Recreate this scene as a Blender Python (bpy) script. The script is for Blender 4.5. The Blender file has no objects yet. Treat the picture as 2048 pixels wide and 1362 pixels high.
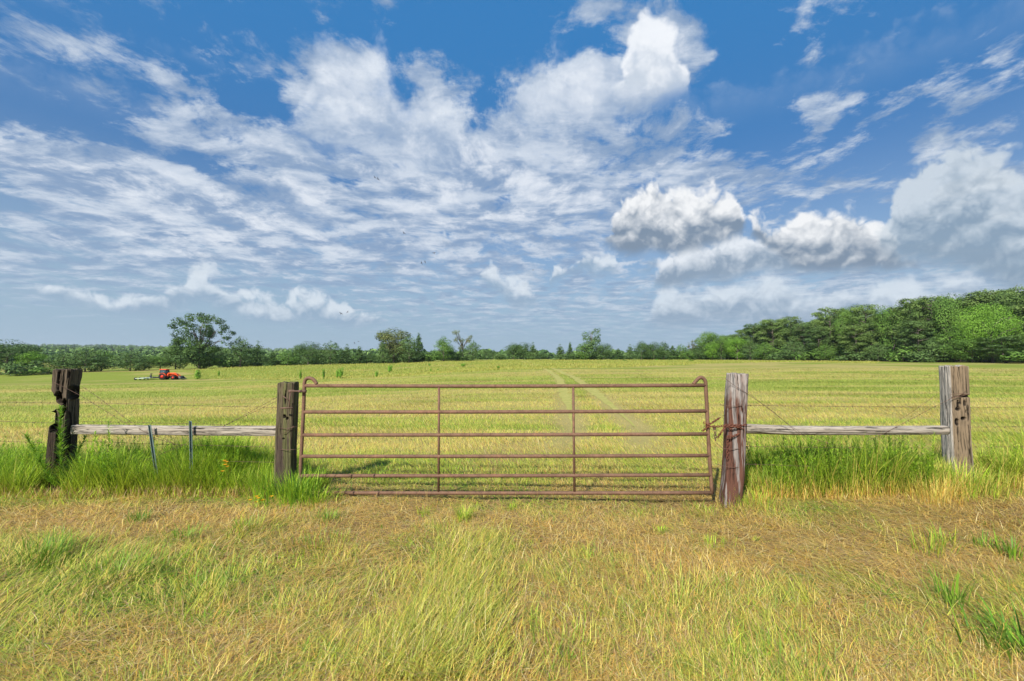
import bpy, bmesh, math, random
import numpy as np
from mathutils import Vector, Matrix, Euler, Quaternion

rng = np.random.default_rng(7)
random.seed(7)
scene = bpy.context.scene
COL = scene.collection

# ------------------------------------------------------------------ camera
FPX, CX, CY, EYE = 910.0, 1024.0, 681.0, 1.64          # focal length in photo pixels, image centre, eye height
PITCH = math.atan((722.0 - CY) / FPX)
cam_d = bpy.data.cameras.new('camera')
cam = bpy.data.objects.new('camera', cam_d)
COL.objects.link(cam)
cam_d.sensor_width = 36.0
cam_d.lens = 36.0 * FPX / 2048.0
cam_d.clip_start, cam_d.clip_end = 0.05, 20000
cam.location = (0, 0, EYE)
cam.rotation_euler = (math.pi / 2 + PITCH, 0, 0)
scene.camera = cam

def ray(px, py):
    """direction of a photo pixel (2048 px wide photo), unit"""
    a, b = (px - CX) / FPX, (CY - py) / FPX
    c, s = math.cos(PITCH), math.sin(PITCH)
    return Vector((a, c - b * s, s + b * c)).normalized()

def at(px, py, depth):
    """the world point seen at a photo pixel, at world depth y"""
    r = ray(px, py)
    k = depth / r.y
    return Vector((r.x * k, depth, EYE + r.z * k))

# ------------------------------------------------------------------ light
SUN_EL, SUN_AZ = math.radians(38), math.radians(208)     # compass azimuth of the sun, 0 = +y (ahead), clockwise
sun_dir = Vector((math.sin(SUN_AZ) * math.cos(SUN_EL), math.cos(SUN_AZ) * math.cos(SUN_EL), math.sin(SUN_EL)))
sun_d = bpy.data.lights.new('sun', 'SUN')
sun_d.energy = 5.0
sun_d.angle = math.radians(0.6)
sun_d.color = (1.0, 0.95, 0.86)
sun = bpy.data.objects.new('sun', sun_d)
COL.objects.link(sun)
sun.rotation_euler = (-sun_dir).to_track_quat('-Z', 'Y').to_euler()

vs = scene.view_settings
vs.view_transform, vs.look, vs.exposure, vs.gamma = 'Standard', 'None', 0.60, 1.0

# ------------------------------------------------------------------ world: Nishita sky + procedural cloud layers (all in direction space)
world = bpy.data.worlds.new('World')
scene.world = world
world.use_nodes = True
wt = world.node_tree
wt.nodes.clear()
W, L = wt.nodes, wt.links

def put(node, i, v):
    if v is None: return
    if isinstance(v, bpy.types.NodeSocket): L_of(node).new(v, node.inputs[i])
    else: node.inputs[i].default_value = v
def L_of(node): return node.id_data.links

class NT:
    """small helper to write node graphs as expressions"""
    def __init__(s, tree): s.t, s.n, s.l = tree, tree.nodes, tree.links
    def m(s, op, a, b=None, c=None, clamp=False):
        n = s.n.new('ShaderNodeMath'); n.operation = op; n.use_clamp = clamp
        put(n, 0, a); put(n, 1, b); put(n, 2, c); return n.outputs[0]
    def v(s, op, a, b=None, c=None, scale=None):
        n = s.n.new('ShaderNodeVectorMath'); n.operation = op
        put(n, 0, a); put(n, 1, b); put(n, 2, c)
        if scale is not None: put(n, 3, scale)
        return n.outputs['Value' if op in ('LENGTH', 'DOT_PRODUCT', 'DISTANCE') else 'Vector']
    def noise(s, vec, scale, detail=5, rough=0.5, dist=0.0, out='Fac', lac=2.0):
        n = s.n.new('ShaderNodeTexNoise'); put(n, 'Vector', vec) if vec is not None else None
        put(n, 'Scale', scale); put(n, 'Detail', detail); put(n, 'Roughness', rough); put(n, 'Distortion', dist); put(n, 'Lacunarity', lac)
        return n.outputs[out]
    def sstep(s, x, lo, hi, a=0.0, b=1.0):
        n = s.n.new('ShaderNodeMapRange'); n.interpolation_type = 'SMOOTHSTEP'
        put(n, 0, x); put(n, 1, lo); put(n, 2, hi); put(n, 3, a); put(n, 4, b); return n.outputs[0]
    def lin(s, x, lo, hi, a=0.0, b=1.0):
        n = s.n.new('ShaderNodeMapRange')
        put(n, 0, x); put(n, 1, lo); put(n, 2, hi); put(n, 3, a); put(n, 4, b); return n.outputs[0]
    def mix(s, f, a, b, mode='MIX'):
        n = s.n.new('ShaderNodeMix'); n.data_type = 'RGBA'; n.blend_type = mode
        put(n, 0, f); put(n, 6, a); put(n, 7, b); return n.outputs[2]
    def sep(s, x):
        n = s.n.new('ShaderNodeSeparateXYZ'); put(n, 0, x); return n.outputs
    def curves(s, col, rows):
        n = s.n.new('ShaderNodeRGBCurve')
        n.mapping.use_clip = False
        for ci, row in enumerate(rows):
            cv = n.mapping.curves[ci]
            pts = [(0.0, row[0])]
            for i in range(1, len(row) - 1):
                if abs(row[i] - row[i - 1]) > 1e-4 or abs(row[i + 1] - row[i]) > 1e-4: pts.append((i / (len(row) - 1), row[i]))
            pts.append((1.0, row[-1]))
            cv.points[0].location = pts[0]; cv.points[1].location = pts[-1]
            for p in pts[1:-1]: cv.points.new(float(p[0]), float(p[1]))
            for p in cv.points: p.handle_type = 'VECTOR'
        n.mapping.update()
        put(n, 'Fac', 1.0); put(n, 'Color', col); return n.outputs[0]
    def comb(s, x, y, z):
        n = s.n.new('ShaderNodeCombineXYZ'); put(n, 0, x); put(n, 1, y); put(n, 2, z); return n.outputs[0]
    def mapping(s, vec, loc=(0,0,0), rot=(0,0,0), sc=(1,1,1), kind='POINT'):
        n = s.n.new('ShaderNodeMapping'); n.vector_type = kind; put(n, 0, vec); put(n, 1, loc); put(n, 2, rot); put(n, 3, sc); return n.outputs[0]

w = NT(wt)
tc = W.new('ShaderNodeTexCoord')
D = w.v('NORMALIZE', tc.outputs['Generated'])


def pix_of(az, el):
    """photo pixel of a direction (az, el arrays in radians)"""
    x, y, z = np.sin(az) * np.cos(el), np.cos(az) * np.cos(el), np.sin(el)
    c, s = math.cos(PITCH), math.sin(PITCH)
    f, u = y * c + z * s, -y * s + z * c
    return CX + FPX * x / f, CY - FPX * u / f
sky_tex = W.new('ShaderNodeTexSky')
sky_tex.sky_type = 'NISHITA'
sky_tex.sun_disc = False
sky_tex.sun_elevation = SUN_EL
sky_tex.sun_rotation = SUN_AZ
sky_tex.altitude = 100
sky_tex.air_density, sky_tex.dust_density, sky_tex.ozone_density = 1.0, 1.0, 2.0
dx, dy, dz = w.sep(D)
el = w.m('MAXIMUM', dz, 0.0)
base = w.mix(1.0, sky_tex.outputs[0], (0.48, 0.60, 0.75, 1), 'MULTIPLY')
CS = 8.0                                                   # cloud radiances are written for strength 1 and the Background runs at 0.1
def cc(r, g, b): return (r * CS, g * CS, b * CS, 1)
clear = w.mix(w.sstep(el, 0.05, 0.62, 0.0, 0.85), base, cc(0.030, 0.185, 0.455))
clear = w.mix(w.sstep(el, 0.0, 0.42, 0.96, 0.0), clear, cc(0.285, 0.400, 0.505))

# direction as azimuth (0..1 over 120 degrees around +y) and elevation
AZR, ELR = math.radians(120), math.radians(42)
def warp_dir(scale, detail, amp, seed, rough=0.55):
    n = w.noise(w.v('ADD', D, (seed, seed * .7, seed * 1.3)), scale, detail, rough, out='Color')
    return w.v('MULTIPLY', w.v('SUBTRACT', n, (0.5, 0.5, 0.5)), (amp, amp, amp))
def azel(P):
    x, y, z = w.sep(P)
    t = w.m('MULTIPLY_ADD', w.m('ARCTAN2', x, y), 1.0 / AZR, 0.5)
    e = w.m('ARCSINE', z)
    return t, e
NA, NR = 128, 24
az_g = np.linspace(-AZR / 2, AZR / 2, NA)
el_g = np.linspace(0, ELR, NR)
PATCHES = [  # photo px, py, rx, ry, tilt, gain: where the sheet is thick (+) or torn open (-)
    (120, 60, 260, 34, -32, .34), (330, 150, 300, 40, -33, .36), (250, 230, 300, 36, -25, .36), (480, 290, 260, 50, -28, .32),
    (430, 40, 150, 45, -40, .26), (40, 80, 60, 20, -30, .18), (520, 90, 60, 20, -60, .25),
    (120, 310, 300, 50, -18, .36), (250, 380, 420, 90, -14, .36), (100, 520, 420, 110, -5, .42), (500, 480, 460, 90, -8, .40),
    (640, 130, 80, 60, -30, .42), (740, 140, 75, 70, -20, .50), (690, 230, 150, 80, -12, .60), (860, 240, 90, 130, -10, .42), (770, 15, 40, 40, -60, .3),
    (860, 110, 60, 70, -30, .24),
    (1110, 160, 190, 60, 10, .46), (1020, 290, 300, 110, 12, .42), (1180, 200, 120, 90, 20, .36), (1190, 12, 80, 30, 0, .38), (1110, 52, 40, 22, 20, .3),
    (1330, 90, 72, 105, 80, .76), (1290, 180, 60, 50, 20, .48), (700, 380, 500, 90, 0, .40), (1050, 450, 420, 120, 0, .42),
    (1230, 330, 240, 80, 20, .38), (1450, 350, 170, 60, 8, .36),
    (1600, 130, 60, 28, 35, .34), (1690, 190, 190, 50, 48, .21), (1620, 260, 90, 42, 55, .20), (1790, 70, 170, 26, 35, .16), (1780, 220, 140, 22, 40, .16),
    (1900, 235, 105, 34, 45, .52), (2010, 120, 60, 26, 40, .36), (1410, 228, 24, 12, 20, .24), (1360, 232, 16, 10, 20, .2),
    (1660, 360, 200, 40, 5, .32), (1990, 370, 160, 60, 25, .42), (1850, 600, 500, 120, 0, .42), (1200, 620, 700, 90, 0, .34),
    (1850, 60, 330, 120, 40, -.12), (1500, 120, 110, 160, 0, -.34), (960, 60, 130, 90, 0, -.28), (240, 30, 60, 40, 0, -.05), (60, 170, 90, 60, -20, -.16),
    (700, 372, 50, 18, 0, -.24), (1080, 345, 60, 18, 8, -.26), (1010, 385, 60, 14, 5, -.2), (480, 400, 150, 16, -14, -.28), (420, 330, 130, 24, -25, -.26), (400, 435, 110, 14, -6, -.28),
    (820, 220, 40, 70, -20, -.2), (960, 250, 50, 60, 0, -.14), (790, 290, 60, 30, -20, -.18),
]
AZ, EL = np.meshgrid(az_g, el_g)
PX, PY = pix_of(AZ, EL)
cov = np.zeros_like(PX)
for (px, py, rx, ry, tilt, g) in PATCHES:
    t = math.radians(tilt)
    u, v = (PX - px), -(PY - py)
    a, b = u * math.cos(t) + v * math.sin(t), -u * math.sin(t) + v * math.cos(t)
    d = np.sqrt((a / rx) ** 2 + (b / ry) ** 2)
    k = np.clip((1.3 - d) / 1.1, 0, 1)
    cov += g * k * k * (3 - 2 * k)
cov = np.clip(cov + 0.4, 0.0, 1.05)                          # stored with +0.4 so it stays positive

P1 = w.v('ADD', D, warp_dir(5.0, 4, 0.085, 0.0))
t1, e1 = azel(P1)
er = w.m('MULTIPLY', e1, (NR - 1) / ELR)
er = w.m('MINIMUM', w.m('MAXIMUM', er, 0.0), NR - 1.0)
cover = None
T3 = w.comb(t1, t1, t1)
for k in range(0, NR, 3):
    wv = w.v('ABSOLUTE', w.v('SUBTRACT', w.comb(er, er, er), (k, k + 1, k + 2)))
    wv = w.v('MAXIMUM', w.v('SUBTRACT', (1, 1, 1), wv), (0, 0, 0))
    d_ = w.v('DOT_PRODUCT', wv, w.curves(T3, [cov[k], cov[k + 1], cov[k + 2]]))
    cover = d_ if cover is None else w.m('ADD', cover, d_)
cover = w.m('SUBTRACT', cover, 0.4)
front = w.sstep(dy, -0.1, 0.35)
cover = w.m('MULTIPLY_ADD', w.m('SUBTRACT', cover, 0.16), front, 0.16)

# thin cloud sheet on a plane overhead: its streaks run along +y and so fan out from the horizon ahead
zz = w.m('ADD', w.m('MAXIMUM', dz, 0.0), 0.09)
Q = w.comb(w.m('DIVIDE', dx, zz), w.m('DIVIDE', dy, zz), 0.0)
warp = w.v('SUBTRACT', w.noise(Q, 1.1, 3, 0.55, out='Color'), (0.5, 0.5, 0.5))
Qw = w.v('ADD', Q, w.v('MULTIPLY', warp, (0.30, 0.45, 0.0)))
n_str = w.noise(w.v('MULTIPLY', Qw, (1.0, 0.40, 1)), 5.0, 8, 0.68)
n_puf = w.noise(w.v('MULTIPLY', Qw, (1.0, 0.85, 1)), 4.6, 9, 0.66)
grain = w.m('ADD', w.m('MULTIPLY', w.m('SUBTRACT', n_str, 0.5), 1.25), w.m('MULTIPLY', w.m('SUBTRACT', n_puf, 0.5), 3.0))
grain = w.m('MULTIPLY', grain, w.sstep(el, 0.0, 0.26, 0.55, 1.0))
dens = w.m('ADD', grain, w.m('MULTIPLY', cover, 1.28))
thin_a = w.m('MULTIPLY', w.sstep(dens, 0.08, 0.62), w.sstep(el, -0.02, 0.10, 0.45, 0.93))
shade = w.noise(w.v('MULTIPLY', Qw, (0.9, 1.3, 1)), 3.4, 6, 0.62)
thin_c = w.mix(w.sstep(shade, 0.39, 0.66), cc(0.21, 0.305, 0.46), cc(0.54, 0.60, 0.685))
thin_c = w.mix(w.sstep(el, 0.02, 0.24, 0.60, 0.0), thin_c, cc(0.31, 0.425, 0.535))
thin_c = w.mix(w.sstep(dens, 0.60, 1.30), thin_c, cc(0.66, 0.70, 0.76))
c1 = w.mix(thin_a, clear, thin_c)
# heap clouds: billowy tops over flat grey bases. Every layer is a skyline: top and base elevation by azimuth.
NH = 240
az_h = np.linspace(-AZR / 2, AZR / 2, NH)
wn = w.v('ADD', warp_dir(9.0, 2, 0.060, 3.1), warp_dir(20.0, 7, 0.040, 5.7, 0.56))
P2 = w.v('ADD', D, wn)
t2, e2 = azel(P2)
T3b = w.comb(t2, t2, t2)
def billow(off):
    Pb = w.v('ADD', w.v('ADD', D, w.v('MULTIPLY', wn, (0.55, 0.55, 0.55))), off)
    a_ = w.m('ABSOLUTE', w.m('SUBTRACT', w.noise(Pb, 13.0, 1, 0.5), 0.5))
    b_ = w.m('ABSOLUTE', w.m('SUBTRACT', w.noise(Pb, 33.0, 2, 0.6), 0.5))
    return w.m('ADD', w.m('MULTIPLY', a_, 1.3), w.m('ADD', w.m('MULTIPLY', b_, 0.7), w.m('MULTIPLY', w.noise(Pb, 60.0, 3, 0.6), 0.25)))
bn1 = billow((0, 0, 0))
rel = w.m('MULTIPLY', w.m('SUBTRACT', bn1, billow((-0.007, 0.0, 0.014))), 1.15)
bump = w.m('MULTIPLY', w.m('SUBTRACT', bn1, 0.28), 0.10)
def el_of(px, py): return math.asin(max(-1, min(1, ray(px, py).z)))
def heaps(bg, blobs, soft=0.010, bsoft=0.02, bright=(0.86, 0.88, 0.90), dark=(0.235, 0.305, 0.40), op=0.97, h0=0.0, h1=1.25, relk=1.0, amp=1.0, wob=0.05):
    ES = 0.8
    top, bas = np.zeros(NH), np.zeros(NH)
    for i, a in enumerate(az_h):
        tp, bs = -1, 9
        for (px, py, rx, ry) in blobs:
            # walk the ellipse column nearest this azimuth
            x = CX + FPX * math.tan(a) * 1.0
            u = (x - px) / rx
            if abs(u) < 1:
                hgt = ry * math.sqrt(1 - u * u)
                tp = max(tp, el_of(x, py - hgt)); bs = min(bs, el_of(x, py + hgt * 0.95))
        top[i] = tp / ES if tp > 0 else 0.0
        bas[i] = bs / ES if tp > 0 else np.nan
    good = np.where(~np.isnan(bas))[0]
    bas = np.interp(np.arange(NH), good, bas[good])
    bas = np.convolve(np.pad(bas, 3, 'edge'), np.ones(7) / 7, 'valid')
    top = np.where(top > 0, top, bas - 0.03).clip(0, 1)
    kr = np.hanning(9)[1:-1]; kr /= kr.sum()
    top = np.convolve(np.pad(top, 3, 'edge'), kr, 'valid')
    c = w.curves(T3b, [top, bas, np.zeros(NH)])
    s_ = W.new('ShaderNodeSeparateColor'); put(s_, 0, c)
    tp, bs = w.m('MULTIPLY', s_.outputs[0], ES), w.m('MULTIPLY', s_.outputs[1], ES)
    eb = w.m('MULTIPLY_ADD', w.m('SUBTRACT', e2, el0), 0.45, el0)          # the base is flatter than the top
    a = w.m('MULTIPLY', w.sstep(w.m('ADD', w.m('SUBTRACT', tp, e2), bump), -soft * 0.4, soft), w.sstep(w.m('SUBTRACT', eb, bs), -bsoft, bsoft * 0.5))
    h = w.m('DIVIDE', w.m('SUBTRACT', e2, bs), w.m('MAXIMUM', w.m('SUBTRACT', tp, bs), 0.012))
    h = w.m('ADD', h, w.m('MULTIPLY', w.m('SUBTRACT', bn1, 0.28), 0.9 * amp))
    lit = w.m('ADD', w.sstep(h, h0 + 0.0, h1 - 0.35), w.m('MULTIPLY', rel, relk), clamp=True)
    col = w.mix(lit, cc(*dark), cc(*bright))
    return w.mix(w.m('MULTIPLY', w.m('MULTIPLY', a, op), front), bg, col)
el0 = w.m('ARCSINE', dz)
c1 = heaps(c1, [(640, 118, 46, 40), (735, 130, 44, 52), (690, 225, 120, 60), (860, 235, 60, 66), (1110, 165, 80, 44), (1190, 175, 60, 46), (1245, 165, 36, 40)],
    soft=0.045, bsoft=0.09, bright=(0.72, 0.76, 0.81), dark=(0.40, 0.48, 0.60), op=0.50, h1=1.1, relk=0.7, amp=1.3)
c1 = heaps(c1, [(1325, 95, 54, 86), (1345, 130, 40, 46), (1300, 160, 40, 30)],
    soft=0.030, bsoft=0.04, bright=(0.80, 0.82, 0.85), dark=(0.52, 0.58, 0.66), op=0.85, h1=1.0, relk=0.8, amp=1.2)
c2 = heaps(c1,
    [(45, 562, 28, 14), (130, 588, 60, 16), (250, 612, 60, 14), (320, 622, 40, 10), (350, 572, 36, 10), (405, 560, 30, 28), (440, 590, 40, 22), (500, 604, 60, 24),
     (560, 625, 60, 20), (625, 610, 50, 28), (680, 622, 50, 24), (735, 638, 35, 14),
     (1030, 580, 20, 20), (1025, 603, 42, 13), (1120, 540, 24, 16), (1185, 522, 30, 24), (1215, 532, 26, 16), (985, 535, 22, 9)],
    soft=0.016, bright=(0.62, 0.68, 0.74), dark=(0.255, 0.355, 0.475), op=0.85)
c3 = heaps(c2, [(1360, 610, 60, 40), (1450, 600, 80, 34), (1550, 610, 90, 44), (1670, 610, 90, 36), (1780, 605, 70, 36), (1860, 595, 80, 26), (1960, 580, 90, 40), (2060, 580, 60, 40)],
    soft=0.03, bsoft=0.03, bright=(0.60, 0.665, 0.73), dark=(0.25, 0.335, 0.44), op=0.85, relk=0.8)
c4 = heaps(c3, [(1345, 545, 40, 30), (1400, 520, 60, 40), (1470, 510, 60, 44), (1530, 500, 50, 40), (1580, 520, 40, 30), (1800, 500, 40, 36)],
    soft=0.022, bright=(0.68, 0.72, 0.77), dark=(0.22, 0.295, 0.39), relk=1.0)
c5 = heaps(c4, [(1255, 455, 34, 60), (1290, 430, 40, 50), (1320, 390, 24, 34), (1355, 405, 40, 34), (1415, 420, 62, 52), (1330, 455, 110, 50), (1450, 440, 40, 40)],
    soft=0.020, h1=1.35, bright=(0.78, 0.79, 0.80), dark=(0.175, 0.235, 0.315))
c6 = heaps(c5, [(1530, 442, 24, 24), (1600, 470, 42, 48), (1650, 455, 46, 38), (1700, 455, 46, 40), (1740, 480, 50, 46), (1660, 500, 110, 44), (1790, 500, 30, 30)],
    soft=0.020, h1=1.35, bright=(0.78, 0.79, 0.80), dark=(0.175, 0.235, 0.315))
c7 = heaps(c6, [(1805, 450, 36, 66), (1850, 425, 60, 96), (1910, 405, 60, 120), (1970, 395, 60, 140), (2020, 430, 60, 140), (2080, 460, 60, 120), (1920, 470, 150, 60)],
    soft=0.02, bsoft=0.03, bright=(0.54, 0.60, 0.655), dark=(0.21, 0.29, 0.38), op=0.88, relk=0.9, amp=1.6)

bgn = W.new('ShaderNodeBackground')
put(bgn, 'Color', c7); bgn.inputs['Strength'].default_value = 0.1
wo = W.new('ShaderNodeOutputWorld')
L.new(bgn.outputs[0], wo.inputs[0])
world.cycles.sampling_method = 'MANUAL'
world.cycles.sample_map_resolution = 256
cy = scene.cycles
cy.use_adaptive_sampling = True
cy.adaptive_min_samples = 12
cy.use_denoising = True
cy.adaptive_threshold = 0.005
cy.max_bounces = 5; cy.diffuse_bounces = 3; cy.transparent_max_bounces = 8

# ================================================================== helpers
def vnoise(x, y, seed=0):
    xi, yi = np.floor(x).astype(np.int64), np.floor(y).astype(np.int64)
    fx, fy = x - xi, y - yi
    fx, fy = fx * fx * (3 - 2 * fx), fy * fy * (3 - 2 * fy)
    def h(a, b):
        n = (a * 374761393 + b * 668265263 + seed * 1274126177) & 0xffffffff
        n = ((n ^ (n >> 13)) * 1274126177) & 0xffffffff
        return ((n ^ (n >> 16)) & 0xffff) / 65535.0
    return (h(xi, yi) * (1 - fx) + h(xi + 1, yi) * fx) * (1 - fy) + (h(xi, yi + 1) * (1 - fx) + h(xi + 1, yi + 1) * fx) * fy
def fbm(x, y, seed=0, oct=4, gain=0.5):
    x, y = np.asarray(x, float), np.asarray(y, float)
    s, a, t = 0, 1.0, 0
    for o in range(oct):
        s = s + a * vnoise(x * 2 ** o + 17.3 * o, y * 2 ** o + 9.1 * o, seed + o); t += a; a *= gain
    return s / t
def ss(x, lo, hi):
    t = np.clip((x - lo) / (hi - lo), 0, 1); return t * t * (3 - 2 * t)

def link(o, parent=None):
    COL.objects.link(o)
    if parent is not None: o.parent = parent
    return o
def tag(o, label=None, cat=None, group=None, kind=None):
    if label: o['label'] = label
    if cat: o['category'] = cat
    if group: o['group'] = group
    if kind: o['kind'] = kind
    return o
def empty(name, loc=(0, 0, 0), rz=0.0):
    o = bpy.data.objects.new(name, None); o.empty_display_size = 0.2
    o.location = loc; o.rotation_euler = (0, 0, rz); COL.objects.link(o); return o
def mesh_np(name, verts, faces_list, mat, parent=None, smooth=False, attrs=None):
    """verts (N,3); faces_list: list of (M,k) int arrays; attrs: {name: (N,3) or (N,)} point attributes"""
    me = bpy.data.meshes.new(name)
    nv = len(verts)
    me.vertices.add(nv); me.vertices.foreach_set('co', np.ascontiguousarray(verts, dtype=np.float32).ravel())
    loops = np.concatenate([f.ravel() for f in faces_list]).astype(np.int32)
    sizes = np.concatenate([np.full(len(f), f.shape[1], dtype=np.int32) for f in faces_list])
    starts = np.concatenate([[0], np.cumsum(sizes)[:-1]]).astype(np.int32)
    me.loops.add(len(loops)); me.loops.foreach_set('vertex_index', loops)
    me.polygons.add(len(sizes)); me.polygons.foreach_set('loop_start', starts)
    if smooth: me.polygons.foreach_set('use_smooth', np.ones(len(sizes), dtype=bool))
    for k, v in (attrs or {}).items():
        v = np.asarray(v)
        if v.ndim == 2:
            a = me.attributes.new(k, 'FLOAT_COLOR', 'POINT')
            c = np.ones((nv, 4), dtype=np.float32); c[:, :3] = v; a.data.foreach_set('color', c.ravel())
        else:
            a = me.attributes.new(k, 'FLOAT', 'POINT'); a.data.foreach_set('value', v.astype(np.float32))
    me.update(calc_edges=True); me.validate()
    if mat: me.materials.append(mat)
    return link(bpy.data.objects.new(name, me), parent)

class MB:
    """collects simple shaped solids into one mesh"""
    def __init__(s): s.v, s.f, s.n = [], {}, 0
    def add(s, v, f):
        v = np.asarray(v, float)
        s.v.append(v)
        for q in f: s.f.setdefault(len(q), []).append([i + s.n for i in q])
        s.n += len(v)
    def tube(s, pts, rad, seg=8, cap=True, flat=1.0):
        pts = np.asarray(pts, float); n = len(pts)
        rad = np.broadcast_to(np.asarray(rad, float), (n,))
        d = np.gradient(pts, axis=0); d /= np.linalg.norm(d, axis=1)[:, None] + 1e-12
        up = np.array([0, 0, 1.0]) if abs(d[0][2]) < 0.9 else np.array([0, 1.0, 0])
        V = []
        a = np.cross(d[0], up); a /= np.linalg.norm(a)
        for i in range(n):
            a = a - d[i] * a.dot(d[i]); a /= np.linalg.norm(a); b = np.cross(d[i], a)
            for k in range(seg):
                t = 2 * math.pi * k / seg
                V.append(pts[i] + rad[i] * (math.cos(t) * a * flat + math.sin(t) * b))
        F = [[i * seg + k, i * seg + (k + 1) % seg, (i + 1) * seg + (k + 1) % seg, (i + 1) * seg + k] for i in range(n - 1) for k in range(seg)]
        if cap: F += [list(range(seg))[::-1], [(n - 1) * seg + k for k in range(seg)]]
        s.add(V, F); return s
    def box(s, c, size, rz=0.0, bev=0.0, rot=None):
        x, y, z = [q / 2 for q in size]
        b = min(bev, x * .9, y * .9, z * .9)
        if b <= 0:
            V = [(i * x, j * y, k * z) for k in (-1, 1) for j in (-1, 1) for i in (-1, 1)]
            F = [[0, 2, 3, 1], [4, 5, 7, 6], [0, 1, 5, 4], [2, 6, 7, 3], [0, 4, 6, 2], [1, 3, 7, 5]]
        else:
            bm = bmesh.new(); bmesh.ops.create_cube(bm, size=1.0)
            bmesh.ops.scale(bm, vec=(2 * x, 2 * y, 2 * z), verts=bm.verts)
            bmesh.ops.bevel(bm, geom=bm.edges[:], offset=b, segments=2, affect='EDGES', profile=0.5)
            bm.verts.index_update()
            V = [tuple(v.co) for v in bm.verts]; F = [[v.index for v in f.verts] for f in bm.faces]; bm.free()
        R = (rot or Euler((0, 0, rz))).to_matrix()
        s.add([tuple(R @ Vector(v) + Vector(c)) for v in V], F); return s
    def prism(s, poly, y0, y1):
        """polygon in the xz plane, extruded along y"""
        n = len(poly)
        V = [(p[0], y0, p[1]) for p in poly] + [(p[0], y1, p[1]) for p in poly]
        F = [list(range(n)), list(range(n, 2 * n))[::-1]] + [[i, i + n, (i + 1) % n + n, (i + 1) % n] for i in range(n)]
        s.add(V, F); return s
    def cyl(s, c, r, w, seg=24, r2=None):
        """cylinder with its axis along y"""
        r2 = r if r2 is None else r2
        V = [(c[0] + r * math.cos(2 * math.pi * k / seg), c[1] - w / 2, c[2] + r * math.sin(2 * math.pi * k / seg)) for k in range(seg)]
        V += [(c[0] + r2 * math.cos(2 * math.pi * k / seg), c[1] + w / 2, c[2] + r2 * math.sin(2 * math.pi * k / seg)) for k in range(seg)]
        F = [list(range(seg)), list(range(seg, 2 * seg))[::-1]] + [[k, k + seg, (k + 1) % seg + seg, (k + 1) % seg] for k in range(seg)]
        s.add(V, F); return s
    def build(s, name, mat, parent=None, smooth=False, attrs=None):
        return mesh_np(name, np.concatenate(s.v), [np.array(f) for f in s.f.values()], mat, parent, smooth, attrs)

# ------------------------------------------------------------------ materials
def new_mat(name):
    m = bpy.data.materials.new(name); m.use_nodes = True; m.node_tree.nodes.clear()
    t = NT(m.node_tree)
    o = t.n.new('ShaderNodeOutputMaterial')
    return m, t, o
def bsdf(t, o, col, rough=0.8, metal=0.0, bump=None, bdist=0.01, spec=0.3):
    p = t.n.new('ShaderNodeBsdfPrincipled')
    put(p, 'Base Color', col); put(p, 'Roughness', rough); put(p, 'Metallic', metal); put(p, 'Specular IOR Level', spec)
    if bump is not None:
        b = t.n.new('ShaderNodeBump'); put(b, 'Height', bump); put(b, 'Distance', bdist); t.l.new(b.outputs[0], p.inputs['Normal'])
    t.l.new(p.outputs[0], o.inputs[0]); return p
def attr(t, name, out='Color'):
    n = t.n.new('ShaderNodeAttribute'); n.attribute_name = name; return n.outputs[out]
def objco(t): return t.n.new('ShaderNodeTexCoord').outputs['Object']

def leaf_material(name, trans=0.35, rough=0.6, spec=0.25):
    """leaf or blade: its own colour comes from the 'tint' attribute; light also shines through"""
    m, t, o = new_mat(name)
    c = attr(t, 'tint')
    p = t.n.new('ShaderNodeBsdfPrincipled'); put(p, 'Base Color', c); put(p, 'Roughness', rough); put(p, 'Specular IOR Level', spec)
    tr = t.n.new('ShaderNodeBsdfTranslucent'); put(tr, 'Color', c)
    mx = t.n.new('ShaderNodeMixShader'); mx.inputs[0].default_value = trans
    t.l.new(p.outputs[0], mx.inputs[1]); t.l.new(tr.outputs[0], mx.inputs[2]); t.l.new(mx.outputs[0], o.inputs[0])
    return m
M_blade = leaf_material('grass_blade', 0.35, 0.55, 0.3)
M_leaf = leaf_material('tree_leaf', 0.16, 0.6, 0.15)

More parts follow.
